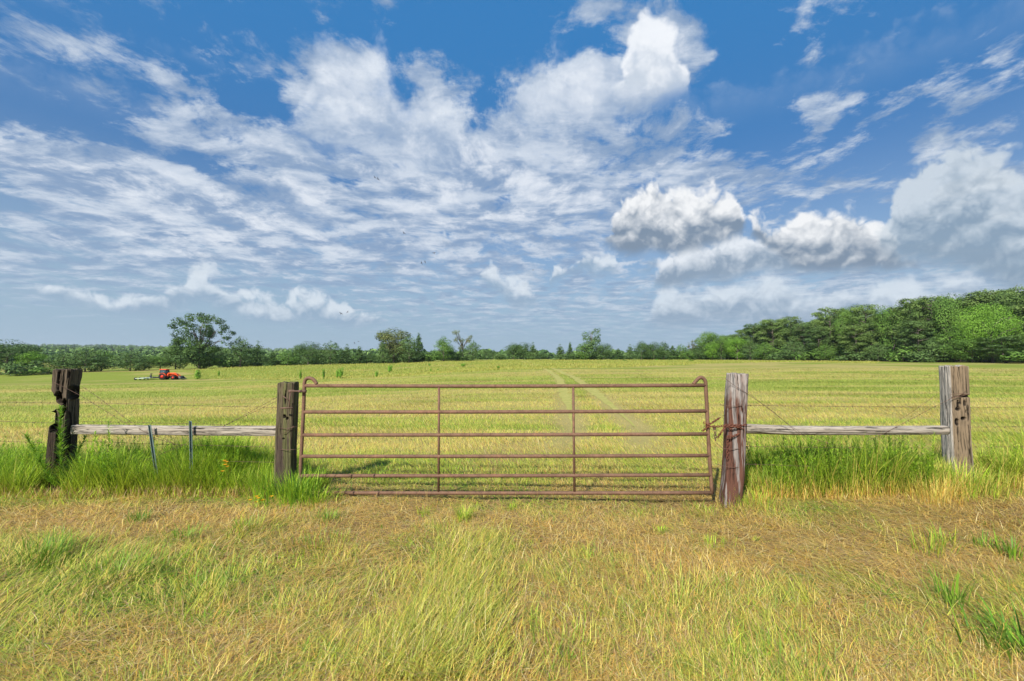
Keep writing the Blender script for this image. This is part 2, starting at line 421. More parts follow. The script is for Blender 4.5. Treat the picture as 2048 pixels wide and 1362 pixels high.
m, t, o = new_mat('bark')
p_ = objco(t)
n = t.noise(t.v('MULTIPLY', p_, (3, 3, .6)), 3.0, 5, 0.6)
bsdf(t, o, t.mix(n, (0.07, 0.055, 0.045, 1), (0.22, 0.18, 0.15, 1)), 0.9, bump=n, bdist=0.05)
M_bark = m
def wood_material(name, grey, brown, split, dark=(0.010, 0.008, 0.006, 1), streak=None, streak_amt=0.0, grey_amt=0.5, front=None):
    """weathered timber: long grain, cracks and stains; 'split' is the height below which the brown heart shows"""
    m, t, o = new_mat(name)
    P = objco(t)
    wob = t.v('SUBTRACT', t.noise(P, 3.0, 3, 0.5, out='Color'), (0.5, 0.5, 0.5))
    Pw = t.v('ADD', P, t.v('MULTIPLY', wob, (0.05, 0.05, 0.05)))
    fine = t.noise(t.v('MULTIPLY', Pw, (60, 60, 3.0)), 1.0, 6, 0.65)
    mid = t.noise(t.v('MULTIPLY', Pw, (17, 17, 1.1)), 1.0, 5, 0.6)
    big = t.noise(t.v('MULTIPLY', P, (5, 5, 2.2)), 1.0, 4, 0.6)
    crack = t.sstep(t.noise(t.v('MULTIPLY', Pw, (44, 44, 1.6)), 1.0, 5, 0.62), 0.60, 0.68)
    z = t.sep(P)[2]
    zz_ = t.m('ADD', z, t.m('MULTIPLY', t.m('SUBTRACT', big, 0.5), 0.9))
    br = t.sstep(zz_, split + 0.10, split - 0.10)
    br = t.m('MAXIMUM', t.m('MULTIPLY', br, 1.0), t.m('MULTIPLY', t.sstep(mid, 0.46, 0.62), 1.0 - grey_amt))
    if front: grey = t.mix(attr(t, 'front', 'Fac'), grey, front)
    c = t.mix(br, grey, brown)
    if streak: c = t.mix(t.m('MULTIPLY', t.sstep(t.noise(t.v('MULTIPLY', Pw, (21, 21, 0.5)), 1.3, 3, 0.5), 0.53, 0.60), streak_amt), c, streak)
    c = t.mix(t.m('MULTIPLY', t.sstep(fine, 0.38, 0.66), 0.62), c, t.mix(1.0, c, (1.75, 1.7, 1.65, 1), 'MULTIPLY'))
    c = t.mix(t.m('MULTIPLY', t.sstep(fine, 0.50, 0.33), 0.6), c, dark)
    c = t.mix(t.m('MULTIPLY', crack, 0.80), c, dark)
    c = t.mix(attr(t, 'rot', 'Fac'), c, dark)
    h = t.m('SUBTRACT', t.m('ADD', t.m('MULTIPLY', fine, 0.4), t.m('MULTIPLY', mid, 0.6)), t.m('MULTIPLY', crack, 1.2))
    bsdf(t, o, c, 0.88, bump=h, bdist=0.012, spec=0.15)
    return m
M_post_old = wood_material('charred_grey_wood', (0.085, 0.066, 0.046, 1), (0.036, 0.026, 0.019, 1), 0.75)
M_post_mossy = wood_material('mossy_grey_wood', (0.085, 0.070, 0.042, 1), (0.055, 0.040, 0.031, 1), 0.65, streak=(0.12, 0.13, 0.045, 1), streak_amt=0.55)
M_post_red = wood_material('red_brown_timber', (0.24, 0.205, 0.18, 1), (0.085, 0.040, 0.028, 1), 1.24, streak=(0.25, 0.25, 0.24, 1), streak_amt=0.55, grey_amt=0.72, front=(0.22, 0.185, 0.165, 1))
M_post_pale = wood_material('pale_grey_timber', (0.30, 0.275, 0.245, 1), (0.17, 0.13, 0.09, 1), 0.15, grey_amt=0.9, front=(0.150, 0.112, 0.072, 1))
M_rail = wood_material('silver_rail_wood', (0.27, 0.24, 0.20, 1), (0.15, 0.12, 0.09, 1), -9)

def rust_material(name, c0, c1, c2):
    m, t, o = new_mat(name)
    P = objco(t)
    a, b = t.noise(P, 9.0, 6, 0.65), t.noise(P, 60.0, 4, 0.6)
    c = t.mix(t.sstep(a, 0.35, 0.62), c0, c1)
    c = t.mix(t.m('MULTIPLY', t.sstep(b, 0.5, 0.7), 0.6), c, c2)
    c = t.mix(t.m('MULTIPLY', t.sstep(t.noise(P, 3.5, 5, 0.7), 0.55, 0.68), 0.7), c, t.mix(1.0, c, (1.5, 1.35, 1.25, 1), 'MULTIPLY'))
    c = t.mix(t.m('MULTIPLY', t.sstep(t.noise(P, 22.0, 5, 0.7), 0.58, 0.66), 0.8), c, c2)
    bsdf(t, o, c, 0.75, 0.15, bump=b, bdist=0.002, spec=0.3)
    return m
M_rust = rust_material('rusty_pipe', (0.140, 0.078, 0.048, 1), (0.190, 0.106, 0.066, 1), (0.09, 0.045, 0.03, 1))
M_rust_red = rust_material('red_rust', (0.13, 0.045, 0.028, 1), (0.19, 0.07, 0.04, 1), (0.06, 0.03, 0.025, 1))
M_wire = rust_material('rusty_wire', (0.11, 0.065, 0.045, 1), (0.15, 0.09, 0.065, 1), (0.06, 0.04, 0.03, 1))
M_tpost = rust_material('grey_green_steel', (0.10, 0.16, 0.15, 1), (0.16, 0.20, 0.17, 1), (0.07, 0.08, 0.07, 1))
def plain(name, col, rough=0.5, metal=0.0, spec=0.4, var=0.25):
    m, t, o = new_mat(name)
    nn = t.noise(objco(t), 3.0, 4, 0.6)
    bsdf(t, o, t.mix(t.m('MULTIPLY', nn, var), (*col, 1), (*[q * 0.55 for q in col], 1)), rough, metal, spec=spec)
    return m

# ================================================================== terrain
U_K = np.array([-1.2, -.9, -.75, -.5, -.3, -.1, 0, .15, .3, .5, .75, .95, 1.2])
D_K = np.array([118, 125, 135, 150, 165, 190, 210, 215, 215, 200, 160, 135, 115.])
PYT = {30: [790, 788, 786, 781, 776, 773, 772, 771.5, 771.5, 771, 770.5, 770, 770],
       60: [776, 773, 770, 764, 757, 750, 748, 746.5, 746, 745, 744, 743.5, 743],
       100: [765, 763, 762, 757, 750, 741, 737, 734, 732, 731, 729.5, 729, 731],
       'D': [750, 742, 739, 731, 727, 722, 720, 719.5, 720, 721, 722.5, 725, 729],
       300: [736, 734, 733, 730, 726, 721, 719.5, 719, 719.3, 719.5, 719, 718, 716],
       500: [724, 722, 721, 722, 720, 719, 718.6, 718.4, 718.4, 718, 717, 716, 714],
       1000: [706, 707, 709, 713, 713, 716, 717, 717.4, 717.4, 717, 716, 714, 712],
       2000: [697, 699, 702, 707, 710, 714, 716, 716.8, 717, 716.5, 715, 713, 711],
       4000: [695, 696, 699, 703, 708, 713, 715, 716, 716.4, 716, 714, 712, 710]}
LY = np.linspace(math.log(8), math.log(4200), 260)
TAB = np.zeros((len(U_K), len(LY)))
for i, u in enumerate(U_K):
    px = CX + FPX * u
    ys, zs = [8.0, 10.0], [0.0, 0.0]
    for k, row in PYT.items():
        d = D_K[i] if k == 'D' else k
        ys.append(d); zs.append(at(px, row[i], d).z)
    col = np.interp(LY, np.log(ys), zs)
    TAB[i] = np.convolve(np.pad(col, 6, 'edge'), np.hanning(15)[1:-1] / np.hanning(15).sum(), 'valid')
TAB -= TAB[:, :1] * np.exp(-(LY - LY[0]))[None, :]
def terrain(x, y):
    x, y = np.asarray(x, float), np.asarray(y, float)
    yy = np.clip(y, 8.0, 4199)
    u = np.clip(x / yy, -1.2, 1.2)
    fu = np.interp(u, U_K, np.arange(len(U_K)))
    fy = (np.log(yy) - LY[0]) / (LY[1] - LY[0])
    i, j = np.clip(fu.astype(int), 0, len(U_K) - 2), np.clip(fy.astype(int), 0, len(LY) - 2)
    a, b = fu - i, fy - j
    a = a * a * (3 - 2 * a)
    z = (TAB[i, j] * (1 - a) + TAB[i + 1, j] * a) * (1 - b) + (TAB[i, j + 1] * (1 - a) + TAB[i + 1, j + 1] * a) * b
    z = z * ss(y, 8, 12)
    near = 1 - ss(y, 7, 30)
    z = z + near * (0.10 * (fbm(x * .55, y * .55, 3, 3) - .5) + 0.05 * (fbm(x * 2.3, y * 2.3, 4, 3) - .5))
    z = z + ss(y, 12, 60) * 0.5 * (fbm(x * .04, y * .05, 5, 3) - .5)
    z = z - 0.05 * np.exp(-((y - 5.2) / .45) ** 2) * np.exp(-((x - .3) / 2.2) ** 2)     # worn dip under the gate
    return z
def gz(x, y): return float(terrain(np.array([x]), np.array([y]))[0])
def on_ground(px, depth, dz=0.0):
    """the ground point at a photo column and a depth"""
    x = (px - CX) / FPX * depth
    return Vector((x, depth, gz(x, depth) + dz))
def ground_pix(px, py):
    """depth at which the level ground near the camera is seen in photo row py"""
    r = ray(px, py); return -EYE / r.z * r.y

# the track: two ruts from the gate away over the field
TR_Y = np.array([6, 8, 10.8, 22, 40, 60, 90, 130, 210.])
TR_X = np.array([.9, 1.5, 2.25, 3.35, 4.9, 6.2, 6.8, 5.6, 3.0])
def track(x, y):
    c = np.interp(y, TR_Y, TR_X)
    d = np.abs(np.abs(x - c) - .78)
    return np.exp(-(d / .42) ** 2) * ss(y, 7, 10), np.exp(-((x - c) / .45) ** 2) * ss(y, 7, 10)

# tall uncut strip in the far field: its near edge, as depth over u = x / y
ST_U = np.array([-1.3, -.745, -.7, -.45, -.3, 0, .25, .47, .62, .80, .85])
ST_Y = np.array([400, 400, 103, 84, 73, 78, 88, 118, 128, 108, 400.])
def strip(x, y):
    u = x / np.maximum(y, 1)
    near_e = np.interp(u, ST_U, ST_Y) * (1 + .03 * (fbm(x * .1, y * 0, 31, 3) - .5))
    return ss(y, near_e, near_e + 2.5)

def zone_colors(x, y):
    """own colour of the ground cover at a place: (green share, straw share, soil share)"""
    r = np.maximum(y, .5)
    # photo position of level ground, used only to lay patches down where they lie on the ground
    px, py = CX + FPX * x / r, 722 + FPX * EYE / r
    def bl(cx, cy, rx, ry, t=0):
        a = math.radians(t); u, v = px - cx, -(py - cy)
        d = np.sqrt(((u * math.cos(a) + v * math.sin(a)) / rx) ** 2 + ((-u * math.sin(a) + v * math.cos(a)) / ry) ** 2)
        return np.clip(1.35 - d, 0, 1)
    n1, n2 = fbm(x * .9, y * .9, 11, 4), fbm(x * 3.1, y * 3.1, 12, 3)
    green = .50 + 1.3 * (n1 - .5) + .9 * (n2 - .5)
    for q in [(250, 1160, 380, 80, 0, .62), (600, 1170, 140, 50, 0, .25), (60, 1250, 140, 60, 0, .25), (930, 1150, 110, 90, 50, .42), (860, 1290, 110, 90, 60, .30), (1090, 1230, 120, 60, 20, .15),
              (1200, 1130, 160, 40, 0, .10), (1420, 1210, 160, 50, 0, .12), (1330, 1330, 200, 40, 0, .25), (1990, 1260, 70, 60, 0, .45), (1880, 1200, 40, 60, 0, .35), (700, 1330, 200, 40, 0, .2)]:
        green = green + q[5] * bl(*q[:5])
    for q in [(200, 1035, 330, 30, 0, .75), (900, 1040, 250, 34, 0, .70), (700, 1080, 130, 30, 0, .4), (1150, 1060, 200, 26, 0, .55), (1750, 1100, 420, 62, 0, .66), (1450, 1110, 170, 40, 0, .25), (1950, 1030, 180, 40, 0, .6), (1500, 1260, 240, 80, 0, .10), (500, 1290, 130, 50, 0, .25)]:
        green = green - q[5] * bl(*q[:5])
    soil = np.zeros_like(green)
    for q in [(1010, 995, 60, 9, 0, .8), (1330, 1000, 100, 8, 0, .7), (960, 1050, 120, 25, 0, .30), (1270, 1078, 30, 10, 0, .7), (990, 925, 90, 30, 20, .5), (380, 1010, 120, 14, 0, .4), (1090, 850, 60, 22, 15, .35), (1970, 1022, 60, 8, 0, .5)]:
        soil = soil + q[5] * bl(*q[:5])
    field = ss(y, 6.6, 8.5)
    streak = fbm(x * .10, y * .9, 21, 4)
    patch = fbm(x * .035, y * .07, 22, 4)
    g_f = .50 + 2.3 * (streak - .5) + 1.9 * (patch - .5)
    rut, mid = track(x, y)
    g_f = g_f + .35 * mid * ss(y, 9, 20) - .45 * rut
    g_f = g_f + .35 * strip(x, y) + .25 * ss(-x / r, .2, .8) * ss(y, 12, 60)
    green = green * (1 - field) + g_f * field
    soil = soil * (1 - ss(y, 9, 14)) + .25 * rut * (1 - ss(y, 14, 30))
    return np.clip(green, 0, 1), np.clip(soil, 0, 1)

def grow(core, step, lim, g):
    a = list(np.arange(0, core, step)); s = step
    while a[-1] < lim: s *= g; a.append(a[-1] + s)
    return np.array(a)
xs = grow(9, .10, 5200, 1.075); xs = np.concatenate([-xs[:0:-1], xs])
yp = 5.0 + grow(5, .09, 4300, 1.045); ym = 5.0 - grow(4.5, .09, 60, 1.12)[1:]
ys_ = np.concatenate([ym[::-1], yp])
GX, GY = np.meshgrid(xs, ys_)
GZ = terrain(GX, GY)
g_, s_ = zone_colors(GX, GY)
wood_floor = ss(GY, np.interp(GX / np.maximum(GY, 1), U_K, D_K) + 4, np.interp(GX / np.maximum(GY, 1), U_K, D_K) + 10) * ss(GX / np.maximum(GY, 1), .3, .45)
nx, ny = len(xs), len(ys_)
idx = np.arange(nx * ny).reshape(ny, nx)
F = np.stack([idx[:-1, :-1], idx[:-1, 1:], idx[1:, 1:], idx[1:, :-1]], -1).reshape(-1, 4)
m, t, o = new_mat('field_ground')
P = objco(t)
n_f, n_m, n_l = t.noise(P, 26.0, 5, 0.7), t.noise(t.v('MULTIPLY', P, (.5, 1.6, 1)), 1.6, 5, 0.6), t.noise(t.v('MULTIPLY', P, (.12, .55, 1)), 1.0, 5, 0.6)
gr = t.m('ADD', attr(t, 'green', 'Fac'), t.m('ADD', t.m('MULTIPLY', t.m('SUBTRACT', n_m, .5), .9), t.m('MULTIPLY', t.m('SUBTRACT', n_l, .5), .9)))
cg = t.mix(t.sstep(gr, .15, .85), (0.37, 0.315, 0.105, 1), (0.215, 0.260, 0.042, 1))
cg = t.mix(t.m('MULTIPLY', t.sstep(n_f, .35, .7), .5), cg, t.mix(1.0, cg, (.45, .45, .42, 1), 'MULTIPLY'))
cg = t.mix(attr(t, 'soil', 'Fac'), cg, (0.30, 0.19, 0.10, 1))
cg = t.mix(attr(t, 'near', 'Fac'), cg, t.mix(t.sstep(n_f, .3, .7), (0.10, 0.068, 0.028, 1), (0.36, 0.255, 0.115, 1)))
cg = t.mix(attr(t, 'rut', 'Fac'), cg, (0.44, 0.40, 0.15, 1))
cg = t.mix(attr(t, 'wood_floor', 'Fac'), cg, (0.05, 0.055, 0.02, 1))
bsdf(t, o, cg, 0.95, bump=n_f, bdist=0.03, spec=0.05)
M_ground = m
near_a = 1 - ss(GY, 5.5, 9)
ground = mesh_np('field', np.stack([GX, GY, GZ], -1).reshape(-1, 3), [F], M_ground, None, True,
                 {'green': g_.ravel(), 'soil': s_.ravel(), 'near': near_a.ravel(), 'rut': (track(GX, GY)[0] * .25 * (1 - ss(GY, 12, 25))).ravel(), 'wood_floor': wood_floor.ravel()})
tag(ground, kind='structure')

def grid_z(x, y):
    """height of the ground sheet as meshed"""
    i = np.clip(np.searchsorted(xs, x) - 1, 0, nx - 2); j = np.clip(np.searchsorted(ys_, y) - 1, 0, ny - 2)
    a, b = (x - xs[i]) / (xs[i + 1] - xs[i]), (y - ys_[j]) / (ys_[j + 1] - ys_[j])
    return (GZ[j, i] * (1 - a) + GZ[j, i + 1] * a) * (1 - b) + (GZ[j + 1, i] * (1 - a) + GZ[j + 1, i + 1] * a) * b
# the two worn ruts, one sheet each side of the track's crown
m, t, o = new_mat('worn_track')
P = objco(t)
c_ = t.mix(t.sstep(t.noise(P, 2.2, 6, 0.7), .35, .65), (0.46, 0.42, 0.13, 1), (0.33, 0.34, 0.085, 1))
bsdf(t, o, t.mix(t.m('MULTIPLY', t.noise(P, 30.0, 4, 0.7), .5), c_, (0.16, 0.13, 0.05, 1)), 0.95, spec=0.05)
V_, F_, n_ = [], [], 0
for sd in (-1, 1):
    yy = np.exp(np.linspace(math.log(8.5), math.log(175), 420))
    xc = np.interp(yy, TR_Y, TR_X)
    xc = np.convolve(np.pad(xc, 20, 'reflect', reflect_type='odd'), np.ones(41) / 41, 'valid') + sd * .78 + .10 * (fbm(yy * .3, yy * 0, 55 + sd, 3) - .5)
    hw = .32 * ss(yy, 9, 26) * (.45 + 1.1 * fbm(yy * 1.7, yy * 0 + 9, 57 + sd, 4)) * (1 + ss(yy, 60, 170) * .6)
    cols_ = []
    for k in (-1, -.33, .33, 1):
        x = xc + k * hw; cols_.append(np.stack([x, yy, grid_z(x, yy) + .010 + .012 * ss(yy, 20, 80)], -1))
    G_ = np.stack(cols_, 1); m4 = len(yy)
    ii = np.arange(m4 * 4).reshape(m4, 4) + n_
    V_.append(G_.reshape(-1, 3)); F_.append(np.stack([ii[:-1, :-1], ii[:-1, 1:], ii[1:, 1:], ii[1:, :-1]], -1).reshape(-1, 4)); n_ += m4 * 4
tag(mesh_np('track', np.concatenate(V_), [np.concatenate(F_)], m, None, True), kind='structure')

# ================================================================== fence posts
def post(name, label, mat, depth, base_px, top_px, top_py, side, yaw, left=None, right=None, cav=(), holes=(), nz=170, nt=112, lean=0.0, crack=0.012, seed=1, top_cut=0.02, taper=0.0):
    bx = (base_px - CX) / FPX * depth
    bz = gz(bx, depth)
    ztop = at(top_px, top_py, depth).z - bz
    dxt = (top_px - base_px) / FPX * depth                       # lean across, in metres, over the full height
    z = np.concatenate([[-0.35], np.linspace(-0.05, ztop, nz)])
    th = np.arange(nt) / nt * 2 * np.pi
    e = 7.0
    r = (np.abs(np.cos(th)) ** e + np.abs(np.sin(th)) ** e) ** (-1 / e) * side / 2
    Z, T = np.meshgrid(z, th, indexing='ij')
    R = np.broadcast_to(r, Z.shape).copy()
    # weathered grain: long cracks, worn arrises
    crk = fbm(T * 7.0 + 50, Z * 0.9 + seed * 9, seed, 3)
    crk = np.minimum(crk, fbm((T % (2 * np.pi)) * 13.0 + 90, Z * 1.3 + 3, seed + 7, 3) + .05)
    R *= 1 - 0.055 * np.clip((.40 - crk) / .12, 0, 1) * (crack / .012)
    R += 0.012 * (fbm(T * 3, Z * 3, seed + 3, 4) - .5) + 0.008 * (fbm(T * 22, Z * 2.5, seed + 5, 3) - .5) * (crack / .012)
    R *= 1 + taper * (1 - Z / ztop) + 0.05 * ss(.25 - Z, 0, .3)
    X, Y = R * np.cos(T + yaw), R * np.sin(T + yaw)
    rot = np.zeros_like(X)
    sc = FPX / depth
    if left is not None:
        pv_ = FPX / (depth + Y)
        py = 722 - (Z + bz - EYE) * pv_
        pxv = (X + bx) * pv_ + CX
        lx, rx = np.interp(py, *zip(*left)), np.interp(py, *zip(*right))
        l0, r0 = np.interp(py, [740, 960], [107.5, 99]), np.interp(py, [740, 960], [168, 160])
        mn, mxx = pxv.min(axis=1, keepdims=True), pxv.max(axis=1, keepdims=True)
        pxv = l0 + (pxv - mn) / (mxx - mn) * (r0 - l0)
        j_ = 1.6 * (fbm(Z * 26, T * 2, seed + 11, 3) - .5)
        X = (np.minimum(np.maximum(pxv, lx + j_), rx + j_) - CX) / pv_ - bx
    else:
        X = X + dxt * np.clip(Z / ztop, -.2, 1)
    X = X + 0.006 * np.sin(Z * 4 + seed)
    front = ss(-Y, 0.02, side * .30)
    pv_ = FPX / (depth + Y)
    PX_, PY_ = (X + bx) * pv_ + CX, 722 - (Z + bz - EYE) * pv_
    for (cx, cy, rx_, ry_, deep) in cav:
        d = np.sqrt(((PX_ - cx) / rx_) ** 2 + ((PY_ - cy) / ry_) ** 2) + .35 * (fbm(PX_ * .12, PY_ * .12, seed + 20, 3) - .5)
        k = ss(1.1 - d, 0, .30) * front
        Y += deep * k; rot = np.maximum(rot, ss(1.15 - d, 0, .22) * front)
    zt = ztop + top_cut * (fbm(X * 25 + 5, Y * 25, seed + 30, 3) - .5) * 2
    Z = np.where(Z > ztop - .001, zt, Z)
    V = [np.stack([X, Y, Z], -1).reshape(-1, 3)]; A = [rot.ravel()]
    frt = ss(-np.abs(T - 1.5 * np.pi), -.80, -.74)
    n_r = len(z)
    idx = np.arange(n_r * nt).reshape(n_r, nt)
    nxt = np.roll(idx, -1, axis=1)
    F4 = [np.stack([idx[:-1], nxt[:-1], nxt[1:], idx[1:]], -1).reshape(-1, 4)]
    # checked end grain on top
    last = idx[-1]; c = np.array([X[-1].mean(), Y[-1].mean()]); n0 = n_r * nt
    for i, f in enumerate((.93, .7, .45, .2)):
        x, y = c[0] + (X[-1] - c[0]) * f, c[1] + (Y[-1] - c[1]) * f
        zz = Z[-1] + (0.004 if i == 0 else 0) - .012 * np.clip(.5 - fbm(x * 30, y * 30, seed + 40, 3), 0, 1) * 2
        V.append(np.stack([x, y, zz], -1)); A.append(np.full(nt, .12))
        cur = np.arange(n0, n0 + nt); n0 += nt
        F4.append(np.stack([last, np.roll(last, -1), np.roll(cur, -1), cur], -1)); last = cur
    V.append(np.array([[c[0], c[1], ztop - .01]])); A.append(np.array([.12]))
    F3 = np.stack([last, np.roll(last, -1), np.full(nt, n0)], -1)
    root = empty(name, (bx, depth, bz))
    tag(root, label, 'fence post', 'weathered wooden fence posts')
    body = mesh_np('timber', np.concatenate(V), [np.concatenate(F4), F3], mat, root, True, {'rot': np.concatenate(A), 'front': np.concatenate([frt.ravel(), np.zeros(sum(len(q) for q in V[1:]))])})
    return root
R_ = math.radians
P1Y, P2Y, P3Y, P4Y = 6.12, 5.72, 5.42, 6.10
post1 = post('fence_post', 'rotten split grey post with hollow gaps and a tall weed in front of it', M_post_old, P1Y, 132, 138, 739, .29, R_(10),
    left=[(735, 108), (739, 108), (782, 107), (785, 111), (799, 114.5), (806, 119), (810, 127), (815, 127), (818, 115), (822, 108), (846, 104.6), (864, 102), (900, 101), (961, 98.8), (1000, 96)],
    right=[(735, 168), (739, 168), (755, 167), (763, 165), (772, 163), (780, 160), (782, 156.4), (794, 157), (797, 163.4), (850, 163.4), (865, 162), (911, 162), (954, 160.6), (1000, 160)],
    cav=[(149, 784, 11.5, 15, .13), (120, 798, 8, 15, .11), (130, 818, 5, 17, .08), (113, 842, 9, 22, .09), (125, 900, 3, 50, .06), (133, 812, 4, 16, .07), (152, 940, 5, 20, .06), (143, 870, 2.2, 50, .04), (119, 758, 2.5, 22, .04), (152, 758, 2, 20, .03), (140, 755, 1.6, 16, .03)], crack=.022, seed=5, nz=230, nt=150)
post2 = post('fence_post', 'dark mossy post carrying the hinge of the rusty gate', M_post_mossy, P2Y, 577, 577.5, 765, .206, R_(8), crack=.014, seed=9, taper=.06,
    cav=[(572, 832, 3, 4, .03), (577, 836, 3, 3, .03), (571, 876, 2, 2, .02), (573, 795, 1.6, 16, .02)])
post3 = post('fence_post', 'leaning red brown timber post with rusty chain beside the gate', M_post_red, P3Y, 1455, 1474, 747, .203, R_(-8), crack=.010, seed=12, taper=.05)
post4 = post('fence_post', 'pale grey squared timber post with insect holes at the right rail end', M_post_pale, P4Y, 1906, 1904, 732, .232, R_(-11), crack=.013, seed=21,
    cav=[(1912, 808, 3, 8, .03), (1911, 817, 5, 4, .05), (1925, 806, 3, 6, .03), (1921, 836, 5, 3, .05), (1908, 843, 4, 7, .04), (1926, 792, 12, 2.5, .03), (1879, 880, 8, 24, .12), (1927, 822, 2, 3, .02), (1917, 800, 1.5, 10, .02)])

# ------------------------------------------------------------------ brace rails
def rail(name, label, pts, hh, ww, mat, seed, round_=False):
    """pts: (px, py, depth) along the centre line; a worn squared or round timber"""
    P = np.array([tuple(at(*p)) for p in pts])
    n = 120
    s = np.linspace(0, 1, n)
    k = np.linspace(0, 1, len(P))
    C = np.stack([np.interp(s, k, P[:, i]) for i in range(3)], -1)
    for i in range(3): C[:, i] = np.convolve(np.pad(C[:, i], 8, 'reflect', reflect_type='odd'), np.ones(17) / 17, 'valid')
    org = C[0].copy(); C = C - org
    nt = 48; th = np.arange(nt) / nt * 2 * np.pi
    e = 2.6 if round_ else 6.0
    r = (np.abs(np.cos(th)) ** e + np.abs(np.sin(th)) ** e) ** (-1 / e)
    S, T = np.meshgrid(s, th, indexing='ij')
    L_ = np.linalg.norm(C[-1])
    crk = fbm(T * 5 + 3, S * L_ * .8, seed, 3)
    R = r * (1 - .13 * np.clip((.42 - crk) / .1, 0, 1)) * (1 + .10 * (fbm(T * 2, S * L_ * 2.2, seed + 2, 3) - .5))
    V = np.zeros((n, nt, 3))
    # local frame: grain runs along local z of the mesh so that the timber material follows it
    V[..., 0] = R * np.cos(T) * ww / 2 ; V[..., 1] = R * np.sin(T) * hh / 2; V[..., 2] = S * L_
    dirv = Vector(C[-1]).normalized()
    up = Vector((0, 0, 1)); side = up.cross(dirv).normalized(); up = dirv.cross(side)
    M = Matrix((side, up, dirv)).transposed()
    sag = np.array([(Vector(C[i]) - dirv * (L_ * s[i])) for i in range(n)])
    Mi = np.array(M)
    V += (sag @ Mi)[:, None, :]
    idx = np.arange(n * nt).reshape(n, nt); nx_ = np.roll(idx, -1, axis=1)
    F4 = np.stack([idx[:-1], nx_[:-1], nx_[1:], idx[1:]], -1).reshape(-1, 4)
    vv = V.reshape(-1, 3); c0, c1 = V[0].mean(0), V[-1].mean(0)
    vv = np.concatenate([vv, [c0, c1]])
    F3 = np.concatenate([np.stack([nx_[0], idx[0], np.full(nt, n * nt)], -1), np.stack([idx[-1], nx_[-1], np.full(nt, n * nt + 1)], -1)])
    o = mesh_np(name, vv, [F4, F3], mat, None, True, {'rot': np.zeros(len(vv))})
    o.location = Vector(org); o.rotation_euler = M.to_euler()
    return tag(o, label, 'fence rail', 'horizontal brace rails between the posts')
rail('brace_rail', 'silver grey squared rail joining the split post and the mossy post', [(149, 858.5, 5.93), (350, 861, 5.84), (560, 862, 5.74)], .118, .10, M_rail, 3)
rail('brace_rail', 'grey rounded rail from the red brown post to the pale squared post', [(1484, 857, 5.46), (1590, 861, 5.56), (1740, 861, 5.72), (1892, 860, 5.88)], .112, .11, M_rail, 8, True)

# ------------------------------------------------------------------ steel T posts
def tpost(label, p_top, p_bot, depth):
    a, b = at(*p_top, depth), at(*p_bot, depth)
    d = (a - b).normalized()
    g = gz(b.x, depth)
    b2 = b - d * max(0.0, (b.z - g) / d.z + .15)
    L_ = (a - b2).length
    mb = MB()
    mb.box((0, 0, L_ / 2), (.034, .005, L_), bev=.001)
    mb.box((0, .0145, L_ / 2), (.005, .024, L_ - .004), bev=.001)
    zz = .3
    while zz < L_ - .03: mb.box((0, -.005, zz), (.010, .007, .018), bev=.001); zz += .055
    o = mb.build('steel_fence_post', M_tpost)
    o.location = b2
    o.rotation_euler = d.to_track_quat('Z', 'Y').to_euler()
    o.rotation_euler.rotate_axis('Z', 0.35)
    return tag(o, label, 'fence post', 'thin steel fence posts')
tpost('thin steel post leaning left against the silver rail', (297, 850), (311, 948), 5.74)
tpost('thin upright steel post against the silver rail, nearer the mossy post', (379, 842), (381, 936), 5.72)

# ------------------------------------------------------------------ wires
def wire(name, label, pts, r=.0022, barbs=True, group=None, cat='wire', sag=0.0, seed=0):
    P = np.array([tuple(at(*p)) for p in pts])
    seg = np.linalg.norm(np.diff(P, axis=0), axis=1); s = np.concatenate([[0], np.cumsum(seg)])
    n = max(12, int(s[-1] / .05))
    q = np.linspace(0, s[-1], n)
    C = np.stack([np.interp(q, s, P[:, i]) for i in range(3)], -1)
    C[:, 2] += .006 * (fbm(q * 2.5, q * 0, 40 + seed, 3) - .5) - sag * np.sin(np.pi * q / s[-1])
    C[:, 1] += .006 * (fbm(q * 2.5, q * 0, 60 + seed, 3) - .5)
    org = C[0].copy(); C = C - org
    mb = MB(); mb.tube(C, r, 5)
    if barbs:
        rr = np.random.default_rng(seed)
        x = .06
        while x < s[-1] - .03:
            c = np.array([np.interp(x, q, C[:, i]) for i in range(3)])
            for k in range(2):
                d = rr.normal(size=3); d[0] *= .4; d /= np.linalg.norm(d)
                mb.tube([c - d * .017, c, c + d * .017], [.0006, .0024, .0006], 4)
            x += .125
    o = mb.build(name, M_wire)
    o.location = Vector(org)
    return tag(o, label, cat, group)
G1 = 'barbed wire strands left of the gate'
wire('barbed_wire', 'top strand of barbed wire running left out of view from the split post', [(-260, 800, 6.4), (110, 806, 6.12)], seed=1, group=G1)
wire('barbed_wire', 'middle strand of barbed wire running left out of view from the split post', [(-260, 834, 6.4), (106, 846, 6.12)], seed=2, group=G1)
wire('barbed_wire', 'lowest strand of barbed wire running left into the weeds from the split post', [(-260, 872, 6.4), (103, 886, 6.12)], seed=3, group=G1)
wire('barbed_wire', 'top strand of barbed wire between the split post and the mossy post', [(163, 805, 6.16), (330, 810, 6.0), (556, 815, 5.76)], seed=4, group=G1)
wire('barbed_wire', 'second strand of barbed wire just above the silver rail', [(163, 843, 6.16), (400, 848, 5.95), (556, 853, 5.76)], seed=5, group=G1)
wire('barbed_wire', 'third strand of barbed wire just below the silver rail', [(162, 882, 6.16), (330, 889, 6.0), (556, 894, 5.76)], seed=6, group=G1)
wire('barbed_wire', 'lowest strand of barbed wire in the tall weeds left of the mossy post', [(162, 914, 6.16), (330, 920, 6.0), (556, 925, 5.76)], seed=7, group=G1)
